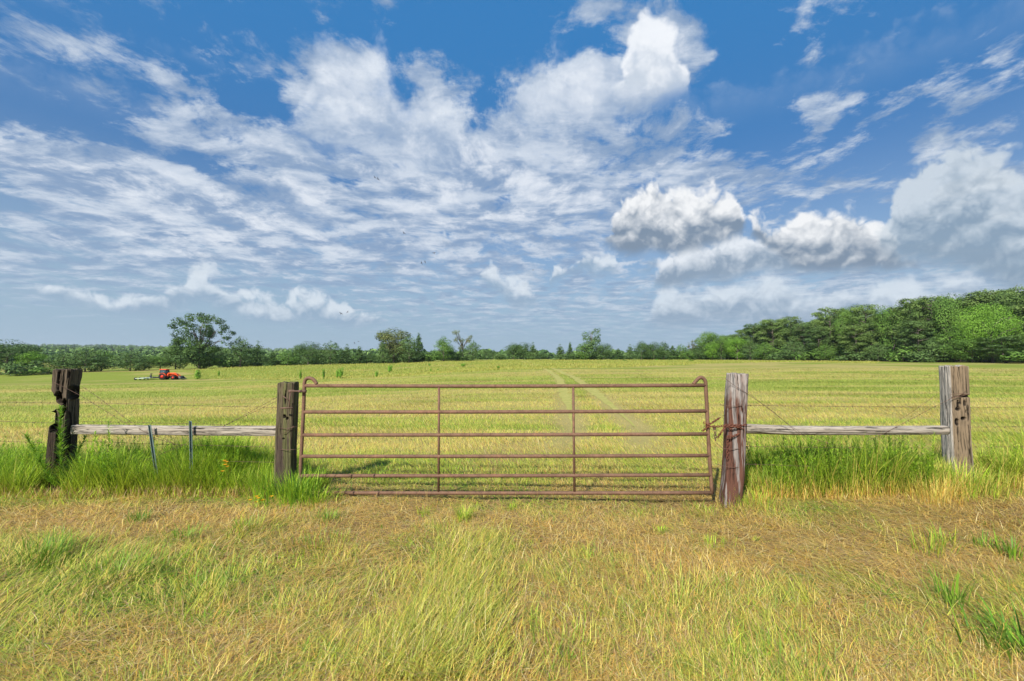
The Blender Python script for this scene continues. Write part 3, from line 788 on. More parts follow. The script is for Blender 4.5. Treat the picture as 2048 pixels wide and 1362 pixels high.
wire('brace_wire', 'barbed wire slanting down from the top of the split post', [(108, 764, 5.93), (158, 789, 5.95), (240, 840, 5.88), (300, 873, 5.84), (355, 889, 5.83)], seed=8, group='slanting brace wires left of the gate')
wire('brace_wire', 'second slanting wire starting on the far side of the split post', [(165, 773, 6.10), (200, 797, 6.02), (262, 845, 5.9), (285, 862, 5.78), (330, 878, 5.84), (350, 890, 5.84)], seed=9, group='slanting brace wires left of the gate')
wire('brace_wire', 'upper slanting wire rising to the top of the mossy post', [(555, 794, 5.66), (470, 840, 5.74), (418, 868, 5.78), (330, 905, 5.84), (275, 926, 5.86)], seed=10, group='slanting brace wires left of the gate')
wire('brace_wire', 'lower slanting wire rising to the mossy post just under the upper one', [(553, 802, 5.68), (460, 846, 5.75), (430, 861, 5.77)], seed=11, group='slanting brace wires left of the gate')
G2 = 'barbed wire strands right of the gate'
wire('barbed_wire', 'top strand of barbed wire between the red brown post and the pale post', [(1492, 811, 5.44), (1680, 813, 5.75), (1872, 814, 6.0)], seed=12, group=G2)
wire('barbed_wire', 'strand of barbed wire just below the grey rounded rail', [(1486, 893, 5.48), (1680, 895, 5.8), (1880, 896, 6.05)], seed=13, group=G2)
wire('barbed_wire', 'lowest strand of barbed wire in the weeds between the red brown and pale posts', [(1484, 928, 5.48), (1680, 934, 5.8), (1880, 936, 6.05)], seed=14, group=G2)
wire('barbed_wire', 'top strand of barbed wire running right out of view from the pale post', [(1932, 815, 6.1), (2350, 811, 6.3)], seed=15, group=G2)
wire('barbed_wire', 'middle strand of barbed wire running right out of view from the pale post', [(1932, 854, 6.1), (2350, 853, 6.3)], seed=16, group=G2)
wire('barbed_wire', 'lowest strand of barbed wire running right into the weeds from the pale post', [(1932, 894, 6.1), (2350, 892, 6.3)], seed=17, group=G2)
wire('brace_wire', 'wire slanting down from the top of the red brown post over the grey rail', [(1450, 757, 5.30), (1468, 771, 5.30), (1493, 786, 5.30), (1545, 822, 5.36), (1598, 868, 5.44), (1662, 888, 5.52)], seed=18, group='slanting brace wires right of the gate')
wire('brace_wire', 'thin wire slanting beside the other one from the red brown post to the rail', [(1494, 783, 5.34), (1530, 812, 5.38), (1580, 851, 5.42), (1606, 869, 5.44)], r=.0018, barbs=False, seed=19, group='slanting brace wires right of the gate')
wire('brace_wire', 'wire rising over the front of the pale post with its end curling up', [(1735, 881, 5.66), (1770, 866, 5.68), (1800, 850, 5.72), (1872, 812, 6.02), (1899, 798, 5.955), (1925, 788, 5.965), (1938, 774, 5.98)], seed=20, group='slanting brace wires right of the gate')
wire('brace_wire', 'wire rising from the grey rail to the far edge of the pale post', [(1785, 849, 5.80), (1830, 820, 5.95), (1872, 790, 6.10)], r=.0018, barbs=False, seed=21, group='slanting brace wires right of the gate')

def wraps(root, items, depth, mat=M_wire):
    """wire turns lying on a post's visible faces; parts of the post"""
    for pts in items:
        P = [at(*p) - root.location for p in pts]
        mb = MB(); mb.tube(smooth_path(P, 5), .003, 5)
        mb.build('wire_wrap', mat, root)
def smooth_path(P, k=6):
    P = [Vector(p) for p in P]; out = []
    for i in range(len(P) - 1):
        p0, p1, p2, p3 = P[max(i - 1, 0)], P[i], P[i + 1], P[min(i + 2, len(P) - 1)]
        for j in range(k):
            t = j / k
            out.append(0.5 * ((2 * p1) + (p2 - p0) * t + (2 * p0 - 5 * p1 + 4 * p2 - p3) * t * t + (3 * p1 - p0 - 3 * p2 + p3) * t ** 3))
    out.append(P[-1]); return [tuple(q) for q in out]
wraps(post2, [[(553, 853, 5.68), (560, 856, 5.60), (575, 857, 5.60), (588, 854, 5.60), (600, 852, 5.70)], [(552, 897, 5.68), (562, 899, 5.60), (588, 899, 5.59), (601, 897, 5.70)], [(588, 852, 5.60), (575, 860, 5.60), (566, 868, 5.60)]], P2Y)
wraps(post3, [[(1440, 809, 5.40), (1448, 811, 5.32), (1456, 812, 5.305), (1475, 812, 5.305), (1494, 811, 5.34), (1496, 810, 5.45)], [(1433, 886, 5.41), (1447, 897, 5.305), (1470, 898, 5.305), (1486, 897, 5.33)], [(1431, 927, 5.41), (1446, 932, 5.30), (1470, 935, 5.305), (1484, 934, 5.33)]], P3Y)
wraps(post4, [[(1900, 790, 5.955), (1915, 787, 5.96), (1937, 789, 5.965)], [(1902, 794, 5.955), (1918, 793, 5.96), (1934, 789, 5.965)]], P4Y)

# ------------------------------------------------------------------ the gate
GDL, GDR = 5.58, 5.36                                            # depth of the gate's two ends
def gp(px, py): 
    f = (px - 600) / 820.0
    return at(px, py, GDL + (GDR - GDL) * f)
gate_o = gp(600, 985); gate_o.z = gz(gate_o.x, gate_o.y)
gate = empty('farm_gate', gate_o)
tag(gate, 'rusty brown six bar tube gate with curled top corners', 'gate')
def gtube(name, pts, r, k=1, seg=12, rad=None, flat=1.0):
    P = [gp(*p) - gate_o for p in pts]
    P = smooth_path(P, k) if k > 1 else [tuple(p) for p in P]
    mb = MB(); mb.tube(P, rad if rad is not None else r, seg, flat=flat)
    return mb.build(name, M_rust, gate, True)
bars = [(771.5, 770.5), (824, 822), (870, 868), (912.5, 911), (951.5, 950), (985.5, 985.5)]
for i, (l, r) in enumerate(bars):
    t0, t1 = (l - 758) / 217.0, (r - 758) / 230.0
    xl, xr = 609 - 12 * t0 + 2, 1412 + 13 * t1 - 2
    n = 9
    gtube('bar', [(xl + (xr - xl) * k / n, l + (r - l) * k / n + 1.3 * math.sin(math.pi * k / n) * (1 if i == 0 else .5)) for k in range(n + 1)], .0215)
gtube('end_upright', [(599, 985), (603, 900), (607, 820), (608.5, 775), (609.5, 763), (613, 757.5), (619, 756), (626, 758.5), (631, 764), (633.5, 768)], .0215, 4, 12)
gtube('end_upright', [(1424, 988), (1418, 900), (1413.5, 810), (1411.5, 775), (1411, 764), (1407.5, 757.5), (1402, 755), (1397, 757), (1392, 762), (1387, 768)], .0215, 4, 12)
gtube('stay', [(878, 771), (877.5, 870), (877, 986)], .0145, 1, 10)
gtube('stay', [(1146.5, 771), (1147.5, 870), (1149, 986)], .0145, 1, 10)
for (px, py) in [(703, 952), (748, 951.5), (707, 986), (757, 986.5)]:
    mb = MB(); c = gp(px, py) - gate_o
    for k in range(2):
        ring = [(c.x + .006 * k + .003 * math.sin(t), c.y + .026 * math.cos(t), c.z + .026 * math.sin(t)) for t in np.linspace(0, 2 * math.pi, 15)]
        mb.tube(ring, .003, 5)
    mb.tube([(c.x, c.y - .026, c.z), (c.x + .012, c.y - .035, c.z + .03)], .0025, 5)
    mb.build('wire_tie', M_wire, gate)
hb = MB()
a = gp(586, 781.5) - gate_o; b = gp(616, 782) - gate_o
a.y -= .06; b.y -= .055
hb.tube([tuple(a), tuple((a + b) / 2), tuple(b)], .010, 8)
hb.tube([(b.x - .028, b.y, b.z), (b.x + .002, b.y, b.z)], .021, 6)
hb.tube([(b.x - .085, b.y, b.z), (b.x - .055, b.y, b.z)], .019, 6)
hb.box((a.x + .01, a.y, a.z), (.07, .012, .032), bev=.003)
hb.tube([(a.x - .005, a.y + .01, a.z), (a.x - .005, a.y - .005, a.z - .10), (a.x - .008, a.y, a.z - .21)], .009, 6)
hb.tube([(a.x - .115, a.y - .005, a.z - .205), (a.x + .03, a.y - .005, a.z - .20)], .010, 6)
hb.tube([(a.x - .09, a.y - .005, a.z - .06), (a.x - .04, a.y - .01, a.z - .09), (a.x - .01, a.y - .005, a.z - .12)], .006, 6)
hb.build('hinge', M_wire, gate)

# ------------------------------------------------------------------ chain and padlock
def chain_mesh(mb, pts, size=.030, r=.0042):
    P = [Vector(at(*p)) for p in pts]
    s = [0]
    for i in range(len(P) - 1): s.append(s[-1] + (P[i + 1] - P[i]).length)
    x, k = 0.0, 0
    while x < s[-1]:
        i = max(j for j in range(len(s)) if s[j] <= x + 1e-9); i = min(i, len(P) - 2)
        d = (P[i + 1] - P[i]).normalized(); c = P[i] + d * (x - s[i])
        u = d.cross(Vector((0, 1, 0.01))).normalized(); v = d.cross(u)
        w_ = u if k % 2 == 0 else v
        ring = []
        for q in range(13):
            t = 2 * math.pi * q / 12
            ring.append(tuple(c + d * (size * .62 * math.cos(t)) + w_ * (size * .36 * math.sin(t))))
        mb.tube(ring, r, 5, cap=False); x += size * .86; k += 1
mb = MB()
chain_mesh(mb, [(1412, 852, 5.33), (1425, 845, 5.35), (1439, 836, 5.42)])
chain_mesh(mb, [(1410, 846, 5.33), (1417, 850, 5.31), (1411, 858, 5.33), (1404, 862, 5.39)])
chain_mesh(mb, [(1419, 853, 5.32), (1437, 853, 5.33), (1449, 851, 5.302), (1461, 849, 5.298), (1478, 851, 5.30), (1492, 850, 5.31)])
chain_mesh(mb, [(1436, 874, 5.36), (1443, 864, 5.30), (1450, 854, 5.302), (1464, 853, 5.26), (1480, 855, 5.30), (1487, 858, 5.305)])
o = mb.build('chain', M_rust_red)
tag(o, 'rusty chain looped from the gate end round the red brown post', 'chain')
mb = MB(); chain_mesh(mb, [(1456, 876, 5.298), (1455, 900, 5.298), (1455, 918, 5.298)], .032)
chain_mesh(mb, [(1457, 873, 5.26), (1468, 872, 5.298), (1478, 867, 5.30)], .032)
o = mb.build('chain', M_rust_red); tag(o, 'short rusty chain hanging straight down the face of the red brown post', 'chain')
mb = MB(); c = at(1429, 857, 5.34)
mb.box((0, 0, 0), (.034, .016, .030), bev=.004)
mb.tube([(-.010, 0, .014), (-.010, 0, .028), (0, 0, .036), (.010, 0, .028), (.010, 0, .014)], .0035, 6)
o = mb.build('padlock', M_wire); o.location = c; tag(o, 'small dull padlock in the chain between gate and post', 'padlock')
mb = MB(); chain_mesh(mb, [(1430, 862, 5.34), (1431, 880, 5.34)], .036)
o = mb.build('chain', M_wire); tag(o, 'loose chain end dangling below the padlock', 'chain')

# ================================================================== trees
def leaf_cloud(lobes, n, size, cols, R, flat=0.22, shell=0.40, noise_gap=0.42, droop=0.0):
    """leaf faces spread through a set of ellipsoid lobes (cx,cy,cz,rx,ry,rz,weight); returns verts, faces, tints"""
    w_ = np.array([l[3] * l[4] + l[3] * l[5] for l in lobes]) * np.array([l[6] if len(l) > 6 else 1.0 for l in lobes])
    pick = R.choice(len(lobes), size=n, p=w_ / w_.sum())
    Lb = np.array([l[:6] for l in lobes])[pick]
    d = R.normal(size=(n, 3)); d /= np.linalg.norm(d, axis=1)[:, None]
    rad = 1 - shell * R.random(n) ** 1.6
    P = Lb[:, :3] + d * Lb[:, 3:6] * rad[:, None]
    # leaf sprays gather in clumps and leave gaps
    g = fbm(P[:, 0] * 0.75 + P[:, 2] * .5 + 40, P[:, 1] * 0.75 - P[:, 2] * .6 + 40, 3, 3)
    g2 = fbm(P[:, 0] * 1.9 + P[:, 1] * 1.1, P[:, 2] * 2.2 + 20, 13, 2)
    keep = ((g > noise_gap * .92) & (g2 > .40)) | (R.random(n) < .12)
    P, d, pick = P[keep], d[keep], pick[keep]; n = len(P)
    P += R.normal(size=(n, 3)) * size * .5
    nrm = d * (1.0 - flat) + np.array([0, 0, flat]) + R.normal(size=(n, 3)) * .24
    nrm /= np.linalg.norm(nrm, axis=1)[:, None]
    a = np.cross(nrm, R.normal(size=(n, 3))); a /= np.linalg.norm(a, axis=1)[:, None] + 1e-9
    b = np.cross(nrm, a)
    s = size * (0.6 + .8 * R.random(n))[:, None]
    V = np.stack([P - a * s * .5, P - b * s * .34 + a * s * .05, P + a * s * .5 - nrm * s * .1, P + b * s * .34], 1).reshape(-1, 3)
    F = np.arange(4 * n).reshape(n, 4)
    cols = np.array(cols)
    lob_t = R.random(len(lobes))[pick]
    mixv = np.clip(.75 * lob_t + .25 * R.random(n), 0, 1)[:, None]
    c = cols[0] * (1 - mixv) + cols[1] * mixv
    if len(cols) > 2:
        sel = R.random(n) < .04; c[sel] = cols[2]
    c = c * (0.88 + .24 * R.random(n))[:, None]
    return V, F, np.repeat(c, 4, axis=0)
def trunk_mb(h, r, limbs, R, wig=.25):
    mb = MB()
    z = np.linspace(0, h, 9)
    x = np.cumsum(np.concatenate([[0], R.normal(size=8) * wig * h / 60])); y = np.cumsum(np.concatenate([[0], R.normal(size=8) * wig * h / 60]))
    mb.tube(np.stack([x, y, z - .3], -1), r * (1.15 - z / h * .9) * np.where(z == 0, 1.35, 1), 8)
    for (z0, tip, rr) in limbs:
        i = np.interp(z0, z, x), np.interp(z0, z, y)
        a = np.array([i[0], i[1], z0]); b = np.array(tip); m_ = (a + b) / 2 + np.array([0, 0, .10 * np.linalg.norm(b - a)]) + R.normal(size=3) * .25
        mb.tube(smooth_path([a, m_, b], 4), np.linspace(rr, rr * .25, 9), 6)
        for k in range(2):
            q = a * .45 + b * .55 + R.normal(size=3) * .1; t_ = b + R.normal(size=3) * .6
            mb.tube([q, (q + t_) / 2 + [0, 0, .2], t_], [rr * .4, rr * .25, rr * .1], 5)
    return mb
GREENS = {
    'dark': [(.030, .062, .018), (.065, .115, .028), (.10, .15, .05)],
    'cedar': [(.040, .075, .024), (.075, .120, .034), (.10, .15, .05)],
    'pine': [(.060, .100, .026), (.105, .155, .040), (.13, .17, .06)],
    'leafy': [(.055, .115, .022), (.105, .185, .034), (.15, .22, .06)],
    'bright': [(.095, .200, .022), (.16, .29, .035), (.21, .33, .06)],
    'olive': [(.075, .100, .030), (.130, .145, .045), (.16, .15, .07)],
    'bush': [(.10, .22, .02), (.15, .28, .03), (.18, .30, .05)],
}
def make_tree(kind, seed, H, Wd, col, leaves=6000, size=.42):
    """one tree of height H and crown width Wd in metres: dict of meshes"""
    R = np.random.default_rng(seed); r = Wd / 2
    lobes, limbs, tr, kw = [], [], .035 * H, {}
    if kind == 'broad':
        for k in range(16):
            a, zc = R.random() * 6.28, H * (.30 + .55 * R.random())
            rr = r * .62 * math.sqrt(max(.05, 1 - ((zc / H - .5) / .55) ** 2))
            s = r * (.34 + .2 * R.random()); lobes.append((rr * math.cos(a), rr * math.sin(a), zc, s, s, s * .72))
        lobes.append((0, 0, H * .80, r * .55, r * .55, H * .19)); lobes.append((0, 0, H * .5, r * .7, r * .7, H * .3, .5))
        lobes.append((0, 0, H * .22, r * .75, r * .75, H * .14, .8))
        limbs = [(H * (.25 + .08 * k), (r * .6 * math.cos(k * 2.3), r * .6 * math.sin(k * 2.3), H * (.5 + .06 * k)), tr * .45) for k in range(5)]
    elif kind == 'cedar':
        for k in range(20):
            t_ = k / 19; zc = H * (.06 + .86 * t_); rr = r * (1 - t_) ** .75
            a = k * 2.4 + R.random()
            lobes.append((rr * .45 * math.cos(a), rr * .45 * math.sin(a), zc, max(.35, rr * .62), max(.35, rr * .62), H * .075))
        lobes.append((0, 0, H * .3, r * .65, r * .65, H * .28, .6)); kw = dict(shell=.4)
        limbs = [(H * .3, (r * .4, 0, H * .4), tr * .3)]
    elif kind == 'ovate':
        for k in range(20):
            t_ = k / 19; zc = H * (.10 + .80 * t_); rr = r * math.sin(math.pi * (.22 + .74 * t_)) ** .8
            a = k * 2.4 + R.random()
            lobes.append((rr * .55 * math.cos(a), rr * .55 * math.sin(a), zc, max(.4, rr * .55), max(.4, rr * .55), H * .085))
        lobes.append((0, 0, H * .45, r * .6, r * .6, H * .35, .6))
        limbs = [(H * (.2 + .1 * k), (r * .5 * math.cos(k * 2.3), r * .5 * math.sin(k * 2.3), H * (.4 + .1 * k)), tr * .4) for k in range(4)]
    elif kind == 'pine':
        for k in range(26):
            t_ = (k / 25); zc = H * (.22 + .74 * t_); rr = r * math.sqrt(max(.02, 1 - ((t_ - .52) / .56) ** 2)) * (.8 + .3 * R.random())
            a = k * 2.4 + R.random() * .8; s = r * (.26 + .12 * R.random())
            lobes.append((rr * .70 * math.cos(a), rr * .66 * math.sin(a), zc, s, s, s * .72, .6 + t_))
            if k % 2: limbs.append((zc - H * .05, (rr * .7 * math.cos(a), rr * .7 * math.sin(a), zc), tr * .22))
        lobes.append((0, 0, H * .90, r * .5, r * .5, H * .09)); tr = .020 * H; kw = dict(flat=.30, noise_gap=.5)
    elif kind == 'spread':                                                  # the lone big open oak
        for (x, z, s, w2) in [(-.55, .86, .17, 1), (-.36, .93, .13, 1), (-.70, .76, .12, .8), (-.30, .80, .15, 1), (.05, .90, .20, 1), (.22, .95, .15, 1), (.42, .88, .17, 1), (.58, .76, .15, 1), (.70, .66, .13, .9), (.80, .56, .10, .8), (.86, .47, .07, .6),
                              (-.05, .72, .24, 1), (.20, .64, .24, 1), (-.30, .62, .20, 1), (-.52, .50, .20, 1), (-.10, .50, .26, 1), (.22, .44, .26, 1), (.40, .36, .18, .9), (-.45, .34, .26, 1), (0, .30, .30, 1), (.20, .22, .28, 1), (-.30, .18, .28, 1), (.1, .12, .3, .8)]:
            for q in range(2):
                lobes.append((x * r + R.normal() * .05 * r, R.normal() * r * .28, z * H, s * r * .95, s * r * 1.1, s * r * .85, w2))
        for (x, z) in [(-.5, .84), (-.3, .72), (.1, .86), (.35, .84), (.6, .70), (.8, .52), (-.4, .5), (.3, .5)]:
            limbs.append((H * .30, (x * r, R.normal() * .2 * r, z * H), tr * .42))
        kw = dict(noise_gap=.47)
    elif kind == 'halfbare':                                                 # bare twiggy limbs above, some leaf below
        for k in range(9):
            a = k * 2.4; limbs.append((H * (.34 + .05 * (k % 3)), (r * .85 * math.cos(a), r * .5 * math.sin(a), H * (.66 + .30 * R.random())), tr * .38))
        for l in list(limbs):
            lobes.append((l[1][0], l[1][1], l[1][2], r * .26, r * .26, r * .20, .5))
        lobes += [(0, 0, H * .45, r * .5, r * .4, H * .10, .6)]; kw = dict(noise_gap=.60)
    elif kind == 'twintop':
        for (x, z, s) in [(-.30, .92, .16), (-.28, .80, .18), (-.55, .66, .22), (-.80, .62, .14), (.30, .93, .16), (.34, .80, .20), (.52, .70, .18), (.74, .66, .12), (-.2, .62, .26), (.25, .58, .28), (.5, .44, .34), (-.4, .40, .36), (0, .34, .40), (.55, .24, .34), (-.5, .20, .36), (0, .15, .4)]:
            lobes.append((x * r, R.normal() * r * .2, z * H, s * r, s * r, s * r * .9))
        for (x, z) in [(-.3, .9), (.3, .9), (-.75, .62), (.7, .66)]: limbs.append((H * .35, (x * r, 0, z * H), tr * .45))
        kw = dict(noise_gap=.50)
    elif kind == 'shrub':
        for k in range(7):
            a = R.random() * 6.28; lobes.append((r * .45 * math.cos(a), r * .45 * math.sin(a), H * (.3 + .4 * R.random()), r * .5, r * .5, H * .32))
        tr = .03; limbs = [(H * .1, (r * .4 * math.cos(k * 2.), r * .4 * math.sin(k * 2.), H * .6), .02) for k in range(5)]
    V, F, C = leaf_cloud(lobes, leaves, size, np.array(GREENS[col]) * ({'dark': 1.5, 'cedar': 1.75, 'pine': 1.75, 'bright': 1.2}.get(col, 1.4)) * np.array([1.0, 1.0, .95]), R, **kw)
    zt = np.percentile(V[:, 2], 99.7); rx_ = np.percentile(np.abs(V[:, 0]), 98.5)
    V = V * np.array([r / rx_, r / rx_, H / zt]); th_s = H / zt
    th = H * (.9 if kind in ('cedar', 'pine', 'ovate') else .62)
    mb = trunk_mb(th, tr / 2, limbs, R)
    return (V, F, C), mb
TEMPL = {}
def template(key, *a, **k):
    (V, F, C), mb = make_tree(*a, **k)
    TEMPL[key] = dict(H=a[2], W=a[3], leaf=(V, F, C), mb=mb, me=None)
template('broad_a', 'broad', 1, 12, 11, 'dark', leaves=16000, size=.28); template('broad_b', 'broad', 2, 12, 11, 'leafy', leaves=16000, size=.28); template('broad_c', 'broad', 3, 13, 11, 'olive', leaves=20000, size=.34)
template('broad_d', 'broad', 14, 11, 10, 'bright', leaves=16000, size=.28)
template('ovate_a', 'ovate', 4, 9, 8, 'cedar', leaves=8000, size=.28); template('ovate_b', 'ovate', 5, 10, 8, 'leafy', leaves=8000, size=.30); template('ovate_c', 'ovate', 15, 9, 8, 'dark', leaves=8000, size=.28)
template('cedar_a', 'cedar', 6, 9, 5.5, 'cedar', leaves=7000, size=.26); template('cedar_b', 'cedar', 7, 8, 4.5, 'dark', leaves=6500, size=.25)
template('pine_a', 'pine', 8, 20, 9.5, 'pine', leaves=24000, size=.29); template('pine_b', 'pine', 9, 21, 9, 'pine', leaves=24000, size=.29); template('pine_c', 'pine', 19, 19, 9, 'cedar', leaves=24000, size=.29)
template('spread', 'spread', 10, 17, 15.5, 'dark', leaves=26000, size=.36)
template('halfbare', 'halfbare', 11, 12, 10, 'olive', leaves=3600, size=.32); template('twintop', 'twintop', 12, 12, 13, 'cedar', leaves=8000, size=.36)
template('maple', 'broad', 13, 15, 15, 'bright', leaves=32000, size=.26)
template('bush_a', 'shrub', 16, 2.6, 3.2, 'leafy', leaves=1400, size=.26); template('bush_b', 'shrub', 17, 2.4, 3.4, 'cedar', leaves=1400, size=.26)
template('tuft', 'shrub', 18, 1.0, 1.0, 'bush', leaves=500, size=.13)
NAMES = {'broad': 'broadleaf_tree', 'ovate': 'bushy_tree', 'cedar': 'cedar_tree', 'pine': 'pine_tree', 'spread': 'oak_tree', 'halfbare': 'half_bare_tree', 'twintop': 'broken_top_tree', 'maple': 'maple_tree', 'bush': 'bush', 'tuft': 'shrub'}
def place_tree(key, px, depth, top_py, w_px, label, group, rz=None, base_dz=0.0):
    T = TEMPL[key]
    g = on_ground(px, depth, base_dz)
    h = at(px, top_py, depth).z - g.z
    root = empty(NAMES[key.split('_')[0]], g, random.random() * 6.28 if rz is None else rz)
    if T['me'] is None:
        V, F, C = T['leaf']
        c = mesh_np('crown', V, [F], M_leaf, root, False, {'tint': C})
        tr_ = T['mb'].build('trunk', M_bark, root, True)
        T['me'] = (c, tr_)
    else:
        for src in T['me']:
            cpy = src.copy(); link(cpy, root)
    sx = (w_px / FPX * depth) / T['W'] * 1.10
    root.scale = (sx, sx, h / T['H'])
    cat = 'bush' if key.startswith(('bush', 'tuft')) else 'tree'
    return tag(root, label, cat, group)
GL, GM, GR = 'trees along the left field edge', 'trees along the middle field edge', 'trees of the wood on the right'
FAR = 20
def dE(px): return float(np.interp((px - CX) / FPX, U_K, D_K))
place_tree('spread', 400, dE(400) + 3, 629, 92, 'tallest lone oak with open lopsided crown behind the tractor', GL, rz=0.0)
left = [
 ('broad_a', -70, 6, 672, 110, 'dark tree beyond the left edge of the field, partly out of view'),
 ('broad_a', 14, 4, 680, 90, 'dark round tree at the far left edge of the photo'),
 ('broad_d', 70, 3, 703, 46, 'small yellow green tree beside the dark tree at far left'),
 ('bush_b', 46, -2, 722, 60, 'dark low bush below the yellow green tree'),
 ('bush_a', 96, -2, 733, 44, 'low bush just left of the split post top'),
 ('ovate_c', 128, 4, 704, 48, 'medium green tree behind the split post top'),
 ('ovate_a', 172, 4, 697, 66, 'broad dark tree right of the split post top'),
 ('ovate_b', 204, 8, 700, 46, 'green tree touching the broad dark tree near the split post'),
 ('ovate_a', 262, 2, 703, 58, 'rounded dark cedar alone left of the tractor'),
 ('ovate_c', 290, 6, 712, 34, 'greyish small tree beside the rounded cedar'),
 ('broad_b', 322, 4, 712, 40, 'low green tree right behind the tractor cab'),
 ('ovate_a', 352, 6, 684, 50, 'dark tree touching the left side of the tall oak'),
 ('bush_a', 446, 3, 712, 40, 'dark low tree at the right foot of the tall oak'),
 ('ovate_c', 440, 30, 694, 40, 'hazy tree behind the right side of the tall oak'),
 ('ovate_a', 481, 2, 674, 54, 'full green cedar right of the tall oak'),
 ('cedar_a', 516, 3, 683, 36, 'pointed cedar next to the full green one'),
 ('cedar_b', 545, 2, 704, 30, 'short dark cedar between the pointed cedar and the round trees'),
 ('ovate_b', 576, 2, 701, 40, 'short bushy tree left of the two round dark trees'),
 ('broad_a', 617, 2, 683, 48, 'round topped dark tree, left one of a pair above the mossy post'),
 ('ovate_a', 661, 1, 683, 46, 'domed layered tree, right one of a pair above the mossy post'),
 ('cedar_a', 694, 2, 689, 28, 'slim cedar right of the domed layered tree'),
 ('cedar_b', 719, 2, 694, 26, 'slim dark cedar in the middle of a row of three'),
 ('ovate_c', 741, 3, 706, 26, 'short round tree left of the brown crowned oak'),
]
for k, px, dd, top, wpx, lab in left: place_tree(k, px, dE(px) + dd, top, wpx, lab, GL)
mid = [
 ('broad_c', 788, 8, 658, 62, 'large brownish green oak rising above its neighbours'),
 ('cedar_a', 766, 1, 680, 32, 'cedar standing before the brownish oak'),
 ('ovate_a', 818, 1, 671, 46, 'domed green tree in front of the brownish oak'),
 ('cedar_b', 837, 5, 668, 28, 'pointed dark cedar at the right of the brownish oak'),
 ('bush_a', 862, 1, 705, 32, 'low green bush between the oak clump and the bright tree'),
 ('ovate_b', 887, 1, 673, 40, 'bright green double crowned tree left of the bare branched tree'),
 ('ovate_c', 903, 2, 696, 28, 'dark low tree at the foot of the bare branched tree'),
 ('halfbare', 925, 6, 661, 42, 'tree with bare grey branches and thin leaves'),
 ('cedar_b', 921, 1, 697, 18, 'small cedar under the bare branched tree'),
 ('ovate_a', 946, 0, 682, 34, 'cedar just right of the bare branched tree'),
 ('broad_a', 972, 90, 698, 16, 'tiny distant tree in the gap, left of the other'),
 ('broad_a', 985, 80, 700, 18, 'tiny distant tree in the gap beside the middle clump'),
 ('bush_b', 1000, 2, 704, 24, 'low bush at the left end of the middle clump'),
 ('broad_a', 1027, 2, 686, 34, 'dark round tree at the left of the middle clump'),
 ('broad_a', 1047, 3, 685, 34, 'dark round tree in the centre of the middle clump'),
 ('cedar_a', 1066, 2, 685, 22, 'pointed cedar at the right end of the middle clump'),
 ('broad_a', 1084, 70, 705, 22, 'small hazy tree right behind the middle clump'),
 ('cedar_a', 1120, 2, 689, 28, 'broad cedar before the narrow one in the middle distance'),
 ('cedar_b', 1140, 3, 685, 16, 'narrow spire shaped cedar in the middle distance'),
 ('bush_b', 1154, 4, 706, 20, 'low bush beside the narrow cedar'),
 ('twintop', 1183, 4, 659, 62, 'tree with a broken double top above the right part of the gate'),
 ('ovate_b', 1170, 1, 684, 36, 'green cedar in front of the broken topped tree'),
 ('broad_a', 1208, 1, 686, 34, 'dark round tree right of the broken topped tree'),
 ('cedar_b', 1236, 1, 698, 26, 'short cedar between the broken topped tree and the wood'),
 ('cedar_a', 1260, 2, 689, 24, 'pointed cedar at the start of the right row'),
 ('broad_a', 1283, 3, 682, 30, 'round dark tree right of the pointed cedar'),
 ('broad_a', 1308, 2, 684, 34, 'second round dark tree in the right row'),
 ('ovate_c', 1328, 3, 683, 24, 'third round tree in the right row, slimmer than the others'),
 ('cedar_b', 1345, 2, 692, 24, 'low tree before the brownish thin trees'),
]
for k, px, dd, top, wpx, lab in mid: place_tree(k, px, dE(px) + dd, top, wpx, lab, GM)
